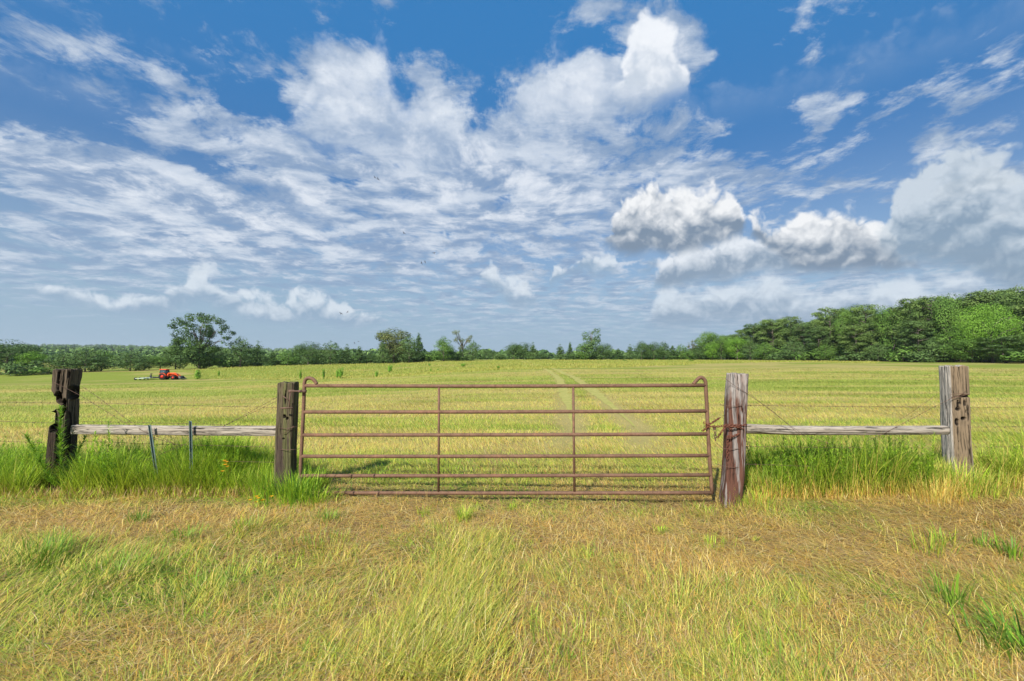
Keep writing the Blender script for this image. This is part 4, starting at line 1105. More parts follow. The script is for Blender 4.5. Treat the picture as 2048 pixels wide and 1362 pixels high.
right = [
 ('ovate_b', 1362, 2, 689, 26, 'low olive tree where the wood begins'),
 ('halfbare', 1384, 8, 680, 28, 'thin pale branched tree at the start of the wood'),
 ('ovate_b', 1378, 1, 700, 24, 'low green tree under the thin pale one'),
 ('broad_b', 1412, 3, 663, 40, 'tall green tree at the start of the wood above the gate end'),
 ('ovate_c', 1398, 0, 694, 26, 'small dark tree below the tall green one above the gate end'),
 ('broad_b', 1442, 4, 669, 40, 'rounded green tree above the gate end, right of the tall one'),
 ('broad_d', 1424, 0, 685, 26, 'light green small tree in front of the wood near the gate end'),
 ('broad_d', 1474, 0, 674, 40, 'yellow green tree above the red brown post'),
 ('ovate_a', 1500, 1, 676, 34, 'dark undergrowth tree above and right of the red brown post'),
 ('pine_c', 1510, 12, 646, 50, 'dark pine of the low end of the wood'),
 ('pine_a', 1546, 8, 638, 54, 'pine forming the first hump of the wood'),
 ('pine_b', 1580, 10, 633, 46, 'pine with a lone high tuft after the first hump'),
 ('ovate_b', 1530, -2, 684, 40, 'green shrubby tree under the first hump of pines'),
 ('pine_c', 1608, 6, 646, 46, 'lower pine in the dip of the skyline'),
 ('ovate_a', 1588, -2, 680, 44, 'dark green shrubby tree below the skyline dip'),
 ('pine_a', 1662, 5, 616, 58, 'tall pine with rounded head left of the open topped pines'),
 ('broad_b', 1692, 2, 615, 40, 'leafy tree squeezed between tall pines'),
 ('pine_b', 1730, 4, 609, 60, 'open topped pine with sky showing through its crown'),
 ('pine_c', 1640, -1, 654, 44, 'shorter pine at the wood edge left of centre of the wood'),
 ('ovate_b', 1650, -3, 688, 40, 'low shrubby tree at the wood edge beneath the rounded pine'),
 ('pine_a', 1712, -2, 650, 52, 'front pine with pale trunk showing at its foot'),
 ('ovate_a', 1755, -3, 686, 48, 'dark shrubby tree at the foot of the open topped pine'),
 ('broad_b', 1788, 4, 611, 52, 'leafy tree right of the open topped pine'),
 ('pine_b', 1826, 5, 597, 66, 'high round headed pine left of the highest part of the wood'),
 ('pine_a', 1866, 4, 593, 74, 'large spreading pine in front of the highest part of the wood'),
 ('pine_c', 1832, -3, 640, 64, 'layered lower pine in front of the round headed pine'),
 ('broad_b', 1906, 2, 590, 56, 'dark leafy tree between the spreading pine and the bright maple'),
 ('maple', 1984, -4, 606, 98, 'bright green maple in front of the wood above the pale post'),
 ('ovate_b', 1912, -4, 650, 56, 'bluish green bushy tree left of the bright maple'),
 ('broad_b', 1944, -6, 676, 62, 'low leafy tree at the foot of the bright maple'),
 ('ovate_a', 1875, -4, 678, 56, 'low dark tree at the wood edge just left of the pale post top'),
 ('bush_a', 1806, -6, 694, 50, 'leafy bush at the wood edge under the round headed pine'),
 ('pine_c', 2012, -8, 672, 80, 'low pine with spreading layered boughs at the right edge'),
 ('pine_a', 2060, 6, 590, 84, 'tall pine at the right edge of the photo, cut by the frame'),
 ('pine_b', 1952, 16, 585, 70, 'pine behind the bright maple'),
 ('pine_a', 1992, 18, 580, 70, 'pine on the skyline above the bright maple'),
 ('pine_b', 2028, 20, 577, 76, 'highest pine on the skyline at the right'),
 ('broad_b', 2110, -4, 640, 90, 'leafy tree just past the right frame edge'),
 ('bush_b', 1700, -6, 704, 46, 'low dark bush at the foot of the front pine'),
 ('bush_a', 1610, -4, 702, 44, 'low bush under the skyline dip'),
 ('bush_b', 1560, -4, 704, 46, 'low dark bush under the first hump of pines'),
 ('bush_b', 1850, -8, 700, 50, 'low dark bush left of the pale post top'),
 ('bush_a', 2050, -10, 700, 60, 'low bush at the right frame edge'),
]
for k, px, dd, top, wpx, lab in right: place_tree(k, px, dE(px) + dd + 3, top, wpx, lab, GR)
# deeper rows of the same wood, named by the front tree they stand behind
def near_mark(marks, px): return min(marks, key=lambda q: abs(q[0] - px))[1]
WMARK = [(1442, 'the rounded green tree above the gate end'), (1510, 'the dark pine left of the first hump'), (1640, 'the shorter pine at the wood edge'), (1940, 'the low leafy tree left of the maple'), (2020, 'the skyline pines right of the maple'), (1412, 'the tall green tree at the start of the wood'), (1474, 'the yellow green tree of the wood'), (1546, 'the first hump of pines'), (1580, 'the pine with the lone high tuft'), (1608, 'the lower pine in the skyline dip'),
         (1662, 'the tall pine with rounded head'), (1692, 'the leafy tree between tall pines'), (1730, 'the open topped pine'), (1788, 'the leafy tree right of the open topped pine'), (1826, 'the high round headed pine'), (1866, 'the large spreading pine'),
         (1906, 'the dark leafy tree left of the maple'), (1984, 'the bright green maple'), (2060, 'the tall pine cut by the right frame')]
HMARK = [(481, 'the full green cedar'), (516, 'the pointed cedar'), (545, 'the short dark cedar'), (576, 'the short bushy tree'), (617, 'the left round tree of the pair'), (661, 'the domed layered tree'), (694, 'the slim cedar'), (719, 'the slim dark cedar'), (741, 'the short round tree'),
         (788, 'the brownish green oak'), (830, 'the domed tree by the oak'), (862, 'the low green bush'), (887, 'the bright double crowned tree'), (925, 'the bare branched tree'), (946, 'the cedar by the bare branched tree'), (1170, 'the broken topped tree'), (1208, 'the round tree by the broken topped one'), (1236, 'the short cedar before the wood'),
         (1260, 'the pointed cedar of the right row'), (1283, 'the first round dark tree of the right row'), (1308, 'the second round dark tree of the right row'), (1328, 'the third round tree of the right row'), (1384, 'the thin pale branched tree')]
sk_x = [1350, 1448, 1515, 1556, 1581, 1610, 1640, 1662, 1712, 1732, 1753, 1788, 1826, 1864, 1902, 1928, 1958, 1993, 2022, 2120, 2200]
sk_y = [692, 671, 646, 640, 636, 650, 632, 619, 615, 615, 626, 614, 600, 596, 594, 597, 587, 583, 580, 582, 590]
R = np.random.default_rng(5)
for n_px, px in enumerate(np.arange(1400, 2130, 13)):
    for row in (n_px % 2,):
        p_ = px + R.normal() * 4
        top = float(np.interp(p_, sk_x, sk_y)) + 5 + 10 * R.random() + row * -2
        kd = ['pine_a', 'pine_b', 'pine_c', 'broad_b', 'pine_a', 'broad_a'][R.integers(6)]
        place_tree(kd, p_, dE(p_) + 16 + row * 14 + 4 * R.random(), top, 44 + 24 * (p_ - 1400) / 600, ('crowded pine' if kd.startswith('pine') else 'crowded leafy tree') + ' half hidden behind ' + near_mark(WMARK, p_), 'inner trees of the right wood')
for px in np.arange(1380, 2130, 21):
    p_ = px + R.normal() * 5
    kd = ['ovate_a', 'bush_a', 'bush_b', 'ovate_c', 'ovate_b'][R.integers(5)]
    place_tree(kd, p_, dE(p_) + 8 + 3 * R.random(), 700 - 14 * R.random(), 44, ('shaded bush' if kd.startswith('bush') else 'shaded low tree') + ' under ' + near_mark(WMARK, p_), 'undergrowth of the right wood')
# small trees closing the gaps of the hedge line
hl = 'low scrubby growth in the hedge line behind the trees'
for px in list(np.arange(446, 950, 17)) + list(np.arange(1160, 1400, 18)):
    p_ = px + R.normal() * 4
    kd = ['bush_a', 'bush_b', 'cedar_b', 'ovate_c'][R.integers(4)]
    place_tree(kd, p_, dE(p_) + 12 + 6 * R.random(), float(np.interp(p_, [440, 600, 800, 950, 1160, 1400], [716, 716, 712, 711, 711, 706])) - 5 * R.random(), 30, {'bush': 'scrubby bush', 'cedar': 'low cedar', 'ovate': 'low tree'}[kd.split('_')[0]] + ' in the hedge line behind ' + near_mark(HMARK, p_), 'scrub of the hedge line')

# shrubs standing in the uncut grass
for px, dep, top, wpx, lab in [
  (397, 101, 738, 12, 'bright green round shrub right of the tractor'), (602, 88, 738, 5, 'tiny tuft left of the pair of shrubs in the uncut strip'), (648, 84, 736, 5, 'small upright shrub left of a taller one in the uncut strip'),
  (683, 80, 734, 8, 'upright double shrub in the uncut strip above the mossy post'), (676, 82, 737, 5, 'low tuft touching the upright double shrub'), (754, 78, 741, 6, 'narrow shrub low in the uncut strip'), (781, 105, 729, 8, 'dark round shrub near the field edge left of the gate middle'),
  (859, 130, 726, 4, 'tiny upright shrub near the field edge under the low bush'), (862, 95, 737, 4, 'small tuft right of the narrow shrub'), (876, 98, 737, 4, 'second small tuft right of the narrow shrub'),
  (927, 120, 726, 9, 'green round shrub near the field edge under the bare branched tree'), (997, 90, 731, 6, 'upright shrub in the uncut strip left of the track'),
  (1249, 170, 720, 9, 'light green shrub at the field edge right of the broken topped tree'), (1313, 185, 717, 7, 'bright low shrub at the foot of the round dark trees'), (1382, 165, 719, 8, 'pale green shrub at the field edge near the gate end'), (439, 110, 741, 4, 'tiny dark tuft right of the bright green round shrub')]:
    place_tree('tuft', px, dep, top, wpx, lab, 'shrubs in the uncut grass')

# far wooded hills: one mass
R = np.random.default_rng(33)
P_, S_ = [], []
for dist, n, smin in [(290, 70, 5), (380, 150, 7), (480, 200, 8), (620, 260, 9), (850, 300, 10), (1150, 340, 11), (1600, 420, 12), (2300, 460, 15), (3300, 500, 20)]:
    u = R.uniform(-1.35, .62, n)
    if dist < 330: u = u[(u < -.60) | ((u > -.55) & (u < -.35))]
    if dist < 420: u = u[u < .05]
    y = dist * (1 + .14 * R.random(len(u))); x = u * y
    if dist < 500: k_ = fbm(x * .02, y * .02, 71, 2) > .42; x, y = x[k_], y[k_]
    s = smin * (.7 + .6 * R.random(len(x)))
    P_.append(np.stack([x, y, terrain(x, y)], -1)); S_.append(s)
P_, S_ = np.concatenate(P_), np.concatenate(S_)
nb = 70
n = len(P_)
d = R.normal(size=(n, nb, 3)); d /= np.linalg.norm(d, axis=2)[..., None]; 
C = P_[:, None, :] + d * S_[:, None, None] * np.array([.62, .62, .55]) * (.75 + .25 * R.random((n, nb, 1))) + np.array([0, 0, 1]) * S_[:, None, None] * .5
C = C.reshape(-1, 3); dd = d.reshape(-1, 3); sz = np.repeat(S_, nb)[:, None] * .26
nrm = dd + R.normal(size=dd.shape) * .5; nrm /= np.linalg.norm(nrm, axis=1)[:, None]
a = np.cross(nrm, R.normal(size=dd.shape)); a /= np.linalg.norm(a, axis=1)[:, None]; b = np.cross(nrm, a)
V = np.stack([C - a * sz, C - b * sz * .8, C + a * sz, C + b * sz * .8], 1).reshape(-1, 3)
tt = np.repeat(R.random(n), nb)[:, None]
col = np.array([.035, .07, .02]) * (1 - tt) + np.array([.085, .135, .035]) * tt
col *= 1.9 * (.75 + .5 * R.random((len(C), 1)))
o = mesh_np('distant_wood', V, [np.arange(len(V)).reshape(-1, 4)], M_leaf, None, False, {'tint': np.repeat(col, 4, axis=0)})
tag(o, 'hazy wooded hills far beyond the field', 'woods', kind='stuff')

# ================================================================== tractor and mower
def tractor():
    M_or = plain('orange_paint', (0.78, 0.085, 0.012), 0.4, var=.3); M_blk = plain('tyre_rubber', (0.022, 0.021, 0.02), 0.85)
    M_gls = plain('cab_glass', (0.05, 0.09, 0.10), 0.08, spec=.8); M_fr = plain('dark_frame', (0.03, 0.03, 0.03), 0.5); M_rim = plain('red_rim', (0.62, 0.04, 0.015), 0.45)
    g = on_ground(331, 101)
    root = empty('tractor', g, R_(6)); root.scale = (.88, .88, .88)
    tag(root, 'orange tractor with cab and front loader mowing the far field', 'tractor')
    # x forward, side view shows x and z; origin under the rear axle
    mb = MB()
    mb.prism([(.55, .95), (2.75, .95), (2.95, 1.05), (2.95, 1.42), (2.6, 1.55), (1.1, 1.66), (.55, 1.66)], -.36, .36)
    mb.build('bonnet', M_or, root)
    mb = MB(); mb.box((1.1, 0, .78), (3.6, .44, .42), bev=.05); mb.box((2.45, 0, .55), (.3, 1.5, .2), bev=.04); mb.box((0, 0, .85), (.35, 1.5, .3), bev=.05); mb.tube([(1.35, -.42, 1.5), (1.35, -.42, 2.35)], .04, 8)
    mb.box((.75, -.62, .75), (.5, .3, .45), bev=.05)
    mb.build('chassis', M_fr, root)
    cab = MB(); cab.prism([(-.72, 1.45), (.62, 1.15), (.75, 1.75), (.55, 2.46), (-.62, 2.46), (-.78, 1.8)], -.66, .66); cab_o = cab.build('cab', M_gls, root)
    fr = MB()
    for s in (-.68, .68):
        for a, b in (((.75, 1.75), (.55, 2.46)), ((-.62, 2.46), (-.78, 1.8)), ((-.05, 1.2), (-.02, 2.46)), ((.62, 1.15), (.75, 1.75)), ((-.72, 1.45), (-.78, 1.8))):
            fr.tube([(a[0], s, a[1]), (b[0], s, b[1])], .045, 6)
    fr.build('cab_frame', M_fr, cab_o)
    rf = MB(); rf.box((-.02, 0, 2.56), (1.62, 1.5, .20), bev=.07); rf.build('cab_roof', M_or, cab_o)
    def wheel(x, y, r, wd):
        t_ = MB()
        n = 32; prof = [(r * .60, -wd / 2), (r * .93, -wd / 2), (r, -wd * .36), (r, wd * .36), (r * .93, wd / 2), (r * .60, wd / 2)]
        V, F = [], []
        for i in range(n):
            a = 2 * math.pi * i / n
            for (q, yy) in prof: V.append((x + q * math.cos(a), y + yy, r + q * math.sin(a)))
        for i in range(n):
            for k in range(5): F.append([i * 6 + k, ((i + 1) % n) * 6 + k, ((i + 1) % n) * 6 + k + 1, i * 6 + k + 1])
        t_.add(V, F)
        for i in range(18):
            a = 2 * math.pi * i / 18
            for s in (-1, 1):
                a2 = a + (s > 0) * .17
                t_.box((x + r * 1.0 * math.cos(a2), y + s * wd * .25, r + r * math.sin(a2)), (.07, wd * .48, .05), rot=Euler((0, -a2, s * .5)))
        wo_ = t_.build('wheel', M_blk, root)
        rm = MB(); rm.cyl((x, y, r), r * .62, wd * .5, 24); rm.cyl((x, y + wd * .30, r), r * .58, .04, 24, r * .2); rm.cyl((x, y - wd * .30, r), r * .2, .04, 24, r * .58)
        rm.cyl((x, y, r), r * .16, wd * .85, 12); rm.build('rim', M_rim, wo_)
    for s in (-1, 1): wheel(0, s * .86, .80, .46); wheel(2.45, s * .80, .55, .36)
    for s in (-1, 1):
        f_ = MB(); pts = [(.88 * math.cos(a), .80 + .92 * math.sin(a)) for a in np.linspace(.15, 2.6, 12)]
        f_.prism(pts + [(x * .93, .80 + (z - .80) * .93) for x, z in pts[::-1]], s * .86 - .26, s * .86 + .26); f_.build('fender', M_or, root)
    arm = MB()
    for s in (-.55, .55):
        arm.prism([(.95, 1.35), (1.15, 1.72), (2.1, 1.74), (3.1, 1.35), (3.95, .62), (3.85, .48), (2.95, 1.15), (2.0, 1.48), (1.3, 1.42)], s - .05, s + .05)
        arm.prism([(.95, .8), (1.2, .8), (1.2, 1.5), (.95, 1.5)], s - .07, s + .07)
    arm_o = arm.build('loader_arm', M_or, root)
    bk = MB(); pts = [(3.80, .95), (3.85, .38), (4.05, .22), (4.75, .22), (4.75, .27), (4.1, .30), (3.93, .43), (3.90, .95)]
    bk.prism(pts, -1.0, 1.0); bk.prism([(3.85, .9), (3.9, .3), (4.7, .25)], -1.02, -.98); bk.prism([(3.85, .9), (3.9, .3), (4.7, .25)], .98, 1.02)
    bk.build('loader_bucket', plain('grey_steel', (.12, .11, .10), .6), arm_o)
    for s in (-.28, .28):
        h = MB(); h.box((2.97, s, 1.22), (.04, .16, .14), bev=.01); h.build('headlight', plain('lamp_glass', (.5, .5, .48), .2), root)
    # mower
    M_mw = plain('pale_green_paint', (0.42, 0.50, 0.36), .55); g2 = on_ground(331, 101)
    mw = empty('rotary_mower', g2, R_(6)); mw.scale = (.88, .88, .88); tag(mw, 'wide pale green rotary mower towed behind the orange tractor', 'mower')
    d = MB(); d.box((-3.9, 0, .42), (2.3, 2.2, .22), bev=.05); d.box((-4.0, -2.0, .40), (2.0, 1.7, .18), bev=.05); d.box((-4.0, 2.0, .40), (2.0, 1.7, .18), bev=.05); d.build('deck', M_mw, mw)
    d = MB(); d.tube([(-.9, 0, .55), (-2.8, 0, .6)], .07, 8); d.tube([(-.9, 0, .62), (-3.6, 0, .8)], .05, 8); d.tube([(-2.8, -.7, .5), (-1.2, 0, .55), (-2.8, .7, .5)], .05, 6); d.build('drawbar', M_fr, mw)
    d = MB(); d.box((-3.3, .1, .85), (.35, .35, .6), bev=.05); d.tube([(-3.3, .1, 1.0), (-3.2, .1, 1.5)], .07, 8); d.box((-3.2, .1, 1.45), (.3, .5, .2), bev=.04); d.build('gearbox', M_fr, mw)
    for (x, y) in ((-5.2, -.7), (-5.2, .7), (-5.3, -2.2), (-5.3, 2.2)):
        wl = MB(); wl.cyl((x, y, .33), .33, .2, 20); wl.box((x + .25, y, .5), (.6, .08, .08)); wl.build('wheel', M_blk, mw)
tractor()

# ================================================================== birds
M_bird = plain('dark_feathers', (0.09, 0.09, 0.10), .8)
def bird(px, py, dist, span, ang, lab, flap=.25):
    S = span * .4
    bm = bmesh.new()
    def ell(c, r, seg=8):
        mtx = Matrix.Translation(c) @ Matrix.Diagonal((*r, 1)); bmesh.ops.create_uvsphere(bm, u_segments=seg, v_segments=6, radius=1, matrix=mtx)
    ell((0, 0, 0), (S * .13, S * .42, S * .12)); ell((0, S * .45, S * .03), (S * .08, S * .13, S * .08))
    for s in (-1, 1):
        pts = [(0, .16), (.30, .26), (.62, .22), (1.0, -.02), (.72, -.08), (.42, -.12), (.12, -.20)]
        top, bot = [], []
        for (x, y) in pts:
            z = flap * x * (1 - .35 * x) * S * 1.2
            top.append(bm.verts.new((s * x * S, y * S, z + S * .018))); bot.append(bm.verts.new((s * x * S, y * S, z - S * .018)))
        bm.faces.new(top); bm.faces.new(bot[::-1])
        for i in range(len(pts)): j = (i + 1) % len(pts); bm.faces.new((top[i], bot[i], bot[j], top[j]))
    tl = [bm.verts.new((x * S, y * S, z * S)) for x, y, z in ((-.06, -.35, .02), (.06, -.35, .02), (.15, -.72, 0), (-.15, -.72, 0), (-.06, -.35, -.02), (.06, -.35, -.02), (.15, -.72, -.02), (-.15, -.72, -.02))]
    for f in ((0, 1, 2, 3), (7, 6, 5, 4), (0, 4, 5, 1), (1, 5, 6, 2), (2, 6, 7, 3), (3, 7, 4, 0)): bm.faces.new([tl[i] for i in f])
    bmesh.ops.recalc_face_normals(bm, faces=bm.faces)
    me = bpy.data.meshes.new('bird'); bm.to_mesh(me); bm.free(); me.materials.append(M_bird)
    o = link(bpy.data.objects.new('bird', me)); o.location = at(px, py, dist)
    o.rotation_euler = Euler((R_(55), R_(ang), R_(20)))
    tag(o, lab, 'bird', 'birds flying in the sky')
for q in [(750, 355, 120, 1.3, 50, 'upper bird of the highest pair, over the middle left sky'), (756, 358, 120, 1.5, 55, 'lower bird of the highest pair, over the middle left sky'),
          (808, 466, 130, 1.5, 40, 'lone bird below the highest pair'), (868, 506, 120, 1.4, -8, 'bird gliding level above the small group near the sky centre'),
          (843, 526, 120, 1.3, 70, 'left bird of the close pair near the sky centre'), (850, 524, 120, 1.2, 75, 'right bird of the close pair near the sky centre'),
          (1066, 540, 130, .9, 0, 'single faint bird low over the track'), (682, 627, 130, 1.5, 30, 'left bird over the hedge line, low above the pair of round trees'), (695, 624, 130, 1.2, -50, 'right bird over the hedge line, beside another'),
          (709, 686, 150, 1.1, 60, 'lowest bird just above the slim cedars'), (717, 683, 150, .9, 10, 'second lowest bird just above the slim cedars')]:
    bird(*q)

# ================================================================== grass
def blades(P, length, width, lean_dir, bend0, bend1, col, segs=3, z0=-0.01, curl=None, tipcol=None, yaw=None, face_cam=0.6, R=None):
    """tapering blades. lean_dir: heading (rad) the blade falls towards; bend0 / bend1: angle from upright at root / tip"""
    n = len(P); ts = np.linspace(0, 1, segs + 1)
    cx, cy, cz = np.zeros(n), np.zeros(n), np.full(n, 0.0) + z0
    C = [np.stack([cx, cy, cz], -1)]
    for i in range(segs):
        t = (ts[i] + ts[i + 1]) / 2
        a = bend0 + (bend1 - bend0) * t
        hd = lean_dir + (curl * t if curl is not None else 0)
        st = length / segs
        cx = cx + np.sin(a) * np.cos(hd) * st; cy = cy + np.sin(a) * np.sin(hd) * st; cz = cz + np.cos(a) * st
        cz = np.maximum(cz, .004)
        C.append(np.stack([cx, cy, cz], -1))
    # width axis: across the heading, turned partly towards the lens side of the field so blades are not edge-on
    wa = lean_dir + np.pi / 2 if yaw is None else yaw
    W_ = np.stack([np.cos(wa), np.sin(wa), np.zeros(n)], -1) * (width / 2)[:, None]
    V, cols = [], []
    tipcol = col if tipcol is None else tipcol
    for i in range(segs):
        k = (1 - (ts[i]) ** 1.6 * .75) * (0.75 if i == 0 else 1)
        V += [P + C[i] - W_ * k, P + C[i] + W_ * k]
        cc_ = col * (1 - ts[i]) + tipcol * ts[i]; cols += [cc_, cc_]
    V.append(P + C[-1]); cols.append(tipcol)
    m_ = 2 * segs + 1
    V = np.stack(V, 1).reshape(-1, 3); cols = np.stack(cols, 1).reshape(-1, 3)
    b = (np.arange(n) * m_)[:, None]
    quads = [b + np.array([2 * i, 2 * i + 1, 2 * i + 3, 2 * i + 2]) for i in range(segs - 1)]
    F4 = np.concatenate(quads) if quads else np.zeros((0, 4), int)
    F3 = b + np.array([2 * segs - 2, 2 * segs - 1, 2 * segs])
    return V, F4, F3, cols
def join(parts, name, label, cat, mat=None):
    V, F4, F3, C, n = [], [], [], [], 0
    for v, f4, f3, c in parts:
        V.append(v); F4.append(f4 + n); F3.append(f3 + n); C.append(c); n += len(v)
    o = mesh_np(name, np.concatenate(V), [np.concatenate(F4), np.concatenate(F3)], mat or M_blade, None, False, {'tint': np.concatenate(C)})
    return tag(o, label, cat, kind='stuff')
PAL = {'green': (.220, .380, .030), 'deep': (.110, .245, .020), 'lime': (.440, .640, .040), 'pale': (.590, .575, .110), 'straw': (.710, .530, .150), 'gold': (.640, .390, .080), 'brown': (.540, .350, .150), 'dead': (.360, .250, .135), 'white': (.780, .660, .320),
       'olive': (.450, .450, .050), 'sage': (.370, .430, .080), 'fern': (.215, .320, .045)}
PAL = {k: np.array(v) for k, v in PAL.items()}
def pick_cols(R, n, greenf, dry=('straw', 'gold', 'brown', 'dead', 'white'), dw=(.40, .18, .20, .14, .08), wet=('fern', 'olive', 'pale', 'sage'), ww=(.26, .26, .26, .22)):
    isg = R.random(n) < greenf
    cd = np.array([PAL[k] for k in dry])[R.choice(len(dry), n, p=np.array(dw) / sum(dw))]
    cw = np.array([PAL[k] for k in wet])[R.choice(len(wet), n, p=np.array(ww) / sum(ww))]
    c = np.where(isg[:, None], cw, cd)
    return c * (0.75 + .5 * R.random((n, 1))), isg
def scatter(R, n, y0, y1, power, wide=1.28, ext=.6):
    """ground points in the camera's side of the field; density falls as y**-power"""
    q = 2 - power
    u = R.random(n)
    y = (y0 ** q + u * (y1 ** q - y0 ** q)) ** (1 / q) if abs(q) > 1e-6 else y0 * (y1 / y0) ** u
    x = (R.random(n) * 2 - 1) * (wide * y + ext)
    return x, y
def heading(x, y, seed=50):
    """the way the flattened grass lies: broad swirls"""
    a = fbm(x * .45, y * .45, seed, 3) * 4.4 + fbm(x * 1.7, y * 1.7, seed + 3, 2) * 1.8
    return a - 1.0

# --- the rough verge in front of the gate
R = np.random.default_rng(101)
parts = []
n = 300000
x, y = scatter(R, n, 1.9, 7.4, 1.9)
g, s = zone_colors(x, y)
keep = R.random(n) > s * .85
x, y, g = x[keep], y[keep], g[keep]; n = len(x)
P = np.stack([x, y, terrain(x, y)], -1)
col, isg = pick_cols(R, n, np.clip(g * 1.05, .04, .9))
lush = isg & (R.random(n) < np.clip((g - .35) * 1.5, 0, .85) * ss(fbm(x * .7, y * .7, 66, 3), .35, .6))
col[lush] = (np.array([PAL['green'], PAL['lime'], PAL['fern'], PAL['deep']])[R.choice(4, n, p=[.35, .25, .25, .15])] * (.75 + .5 * R.random((n, 1))))[lush]
lie = np.clip(fbm(x * .8, y * .8, 60, 3) * 1.6 - .25, 0, 1)                     # how flattened
hd = heading(x, y) + R.normal(size=n) * (.75 + .6 * (1 - lie))
ln = np.where(isg, .06 + .13 * R.random(n), .04 + .12 * R.random(n)) * (.75 + .7 * fbm(x * .9, y * .9, 62, 3))
b0 = np.clip(.50 + .95 * lie + R.normal(size=n) * .30, 0, 1.5); b1 = np.clip(b0 + .5 + .7 * R.random(n), 0, 1.75)
wd = (.0014 + .0026 * R.random(n) ** 1.5) * (1 + .14 * y)
parts.append(blades(P, ln, wd, hd, b0, b1, col, 3, curl=R.normal(size=n) * .5))
# thatch: dead stems lying criss-cross
n = 150000
x, y = scatter(R, n, 1.9, 7.2, 1.9)
g, s = zone_colors(x, y)
keep = R.random(n) < np.clip(1.1 - g * .9, .15, 1) * (1 - s * .6); x, y, g = x[keep], y[keep], g[keep]; n = len(x)
P = np.stack([x, y, terrain(x, y) + .004 + .035 * R.random(n) ** 2], -1)
col, _ = pick_cols(R, n, np.full(n, .08))
hd = heading(x, y) + R.normal(size=n) * 1.0 + np.pi * (R.random(n) < .5)
parts.append(blades(P, .08 + .18 * R.random(n), (.0013 + .0022 * R.random(n)) * (1 + .14 * y), hd, 1.25 + .3 * R.random(n), 1.5 + .25 * R.random(n), col, 2, z0=.0, curl=R.normal(size=n) * .8))
# long combed swathes of pale green grass
n = 45000
cx_ = R.uniform(-7, 7, 420); cy_ = R.uniform(1.9, 5.0, 420)
cx_ = cx_ * (cy_ / 5 + .15)
k_ = R.integers(0, 420, n)
r_ = R.normal(size=(n, 2)) * .11
x, y = cx_[k_] + r_[:, 0], cy_[k_] + r_[:, 1]
g, s = zone_colors(cx_, cy_)
ok = (R.random(420) < np.clip(g * 1.7 - .45, 0, .8))[k_] & (y > 1.8)
x, y, k_ = x[ok], y[ok], k_[ok]; n = len(x)
hk = heading(cx_, cy_)
P = np.stack([x, y, terrain(x, y)], -1)
col, _ = pick_cols(R, n, np.full(n, .70), ww=(.16, .28, .34, .22))
b0 = .35 + .35 * R.random(n)
parts.append(blades(P, .10 + .16 * R.random(n) ** 1.3, .0022 + .0030 * R.random(n), hk[k_] + R.normal(size=n) * .42, b0, b0 + .9 + .7 * R.random(n), col, 4, curl=R.normal(size=n) * .7))
# the tall ridge of long pale grass left of the middle
n = 8000
t_ = R.random(n); px_ = 965 - 120 * t_ + R.normal(size=n) * (28 + 60 * t_); py_ = 1075 + 290 * t_ ** .9 + R.normal(size=n) * 10
y = 910 * EYE / np.maximum(py_ - 722, 200); x = (px_ - CX) / FPX * y
P = np.stack([x, y, terrain(x, y)], -1)
col, _ = pick_cols(R, n, np.full(n, .68), ww=(.16, .28, .34, .22))
b0 = .15 + .4 * R.random(n)
parts.append(blades(P, .13 + .13 * R.random(n), .0024 + .0026 * R.random(n), 1.0 + 2.2 * (R.random(n) < .35) + R.normal(size=n) * .6, b0, b0 + .9 + .5 * R.random(n), col, 4))
# thin seed stalks standing above the rest
n = 1500
x, y = scatter(R, n, 2.0, 7.0, 1.6)
P = np.stack([x, y, terrain(x, y)], -1)
c = np.array([PAL['straw'], PAL['olive'], PAL['gold']])[R.integers(0, 3, n)] * (.8 + .4 * R.random((n, 1)))
ln = .14 + .20 * R.random(n); hd = R.random(n) * 6.28; b0 = .1 + .5 * R.random(n)
parts.append(blades(P, ln, np.full(n, .0016), hd, b0, b0 + .3, c, 3))
tipz = np.stack([np.sin(b0 + .15) * np.cos(hd) * ln, np.sin(b0 + .15) * np.sin(hd) * ln, np.cos(b0 + .15) * ln - .01], -1)
for k in range(5):
    parts.append(blades(P + tipz * (1 - .05 * k), np.full(n, .022), np.full(n, .0026), hd + R.normal(size=n) * 1.2, b0 + R.normal(size=n) * .5, b0 + .8, c * .9, 2, z0=0))
join(parts, 'grass', 'matted green and straw coloured grass of the verge before the gate', 'grass')

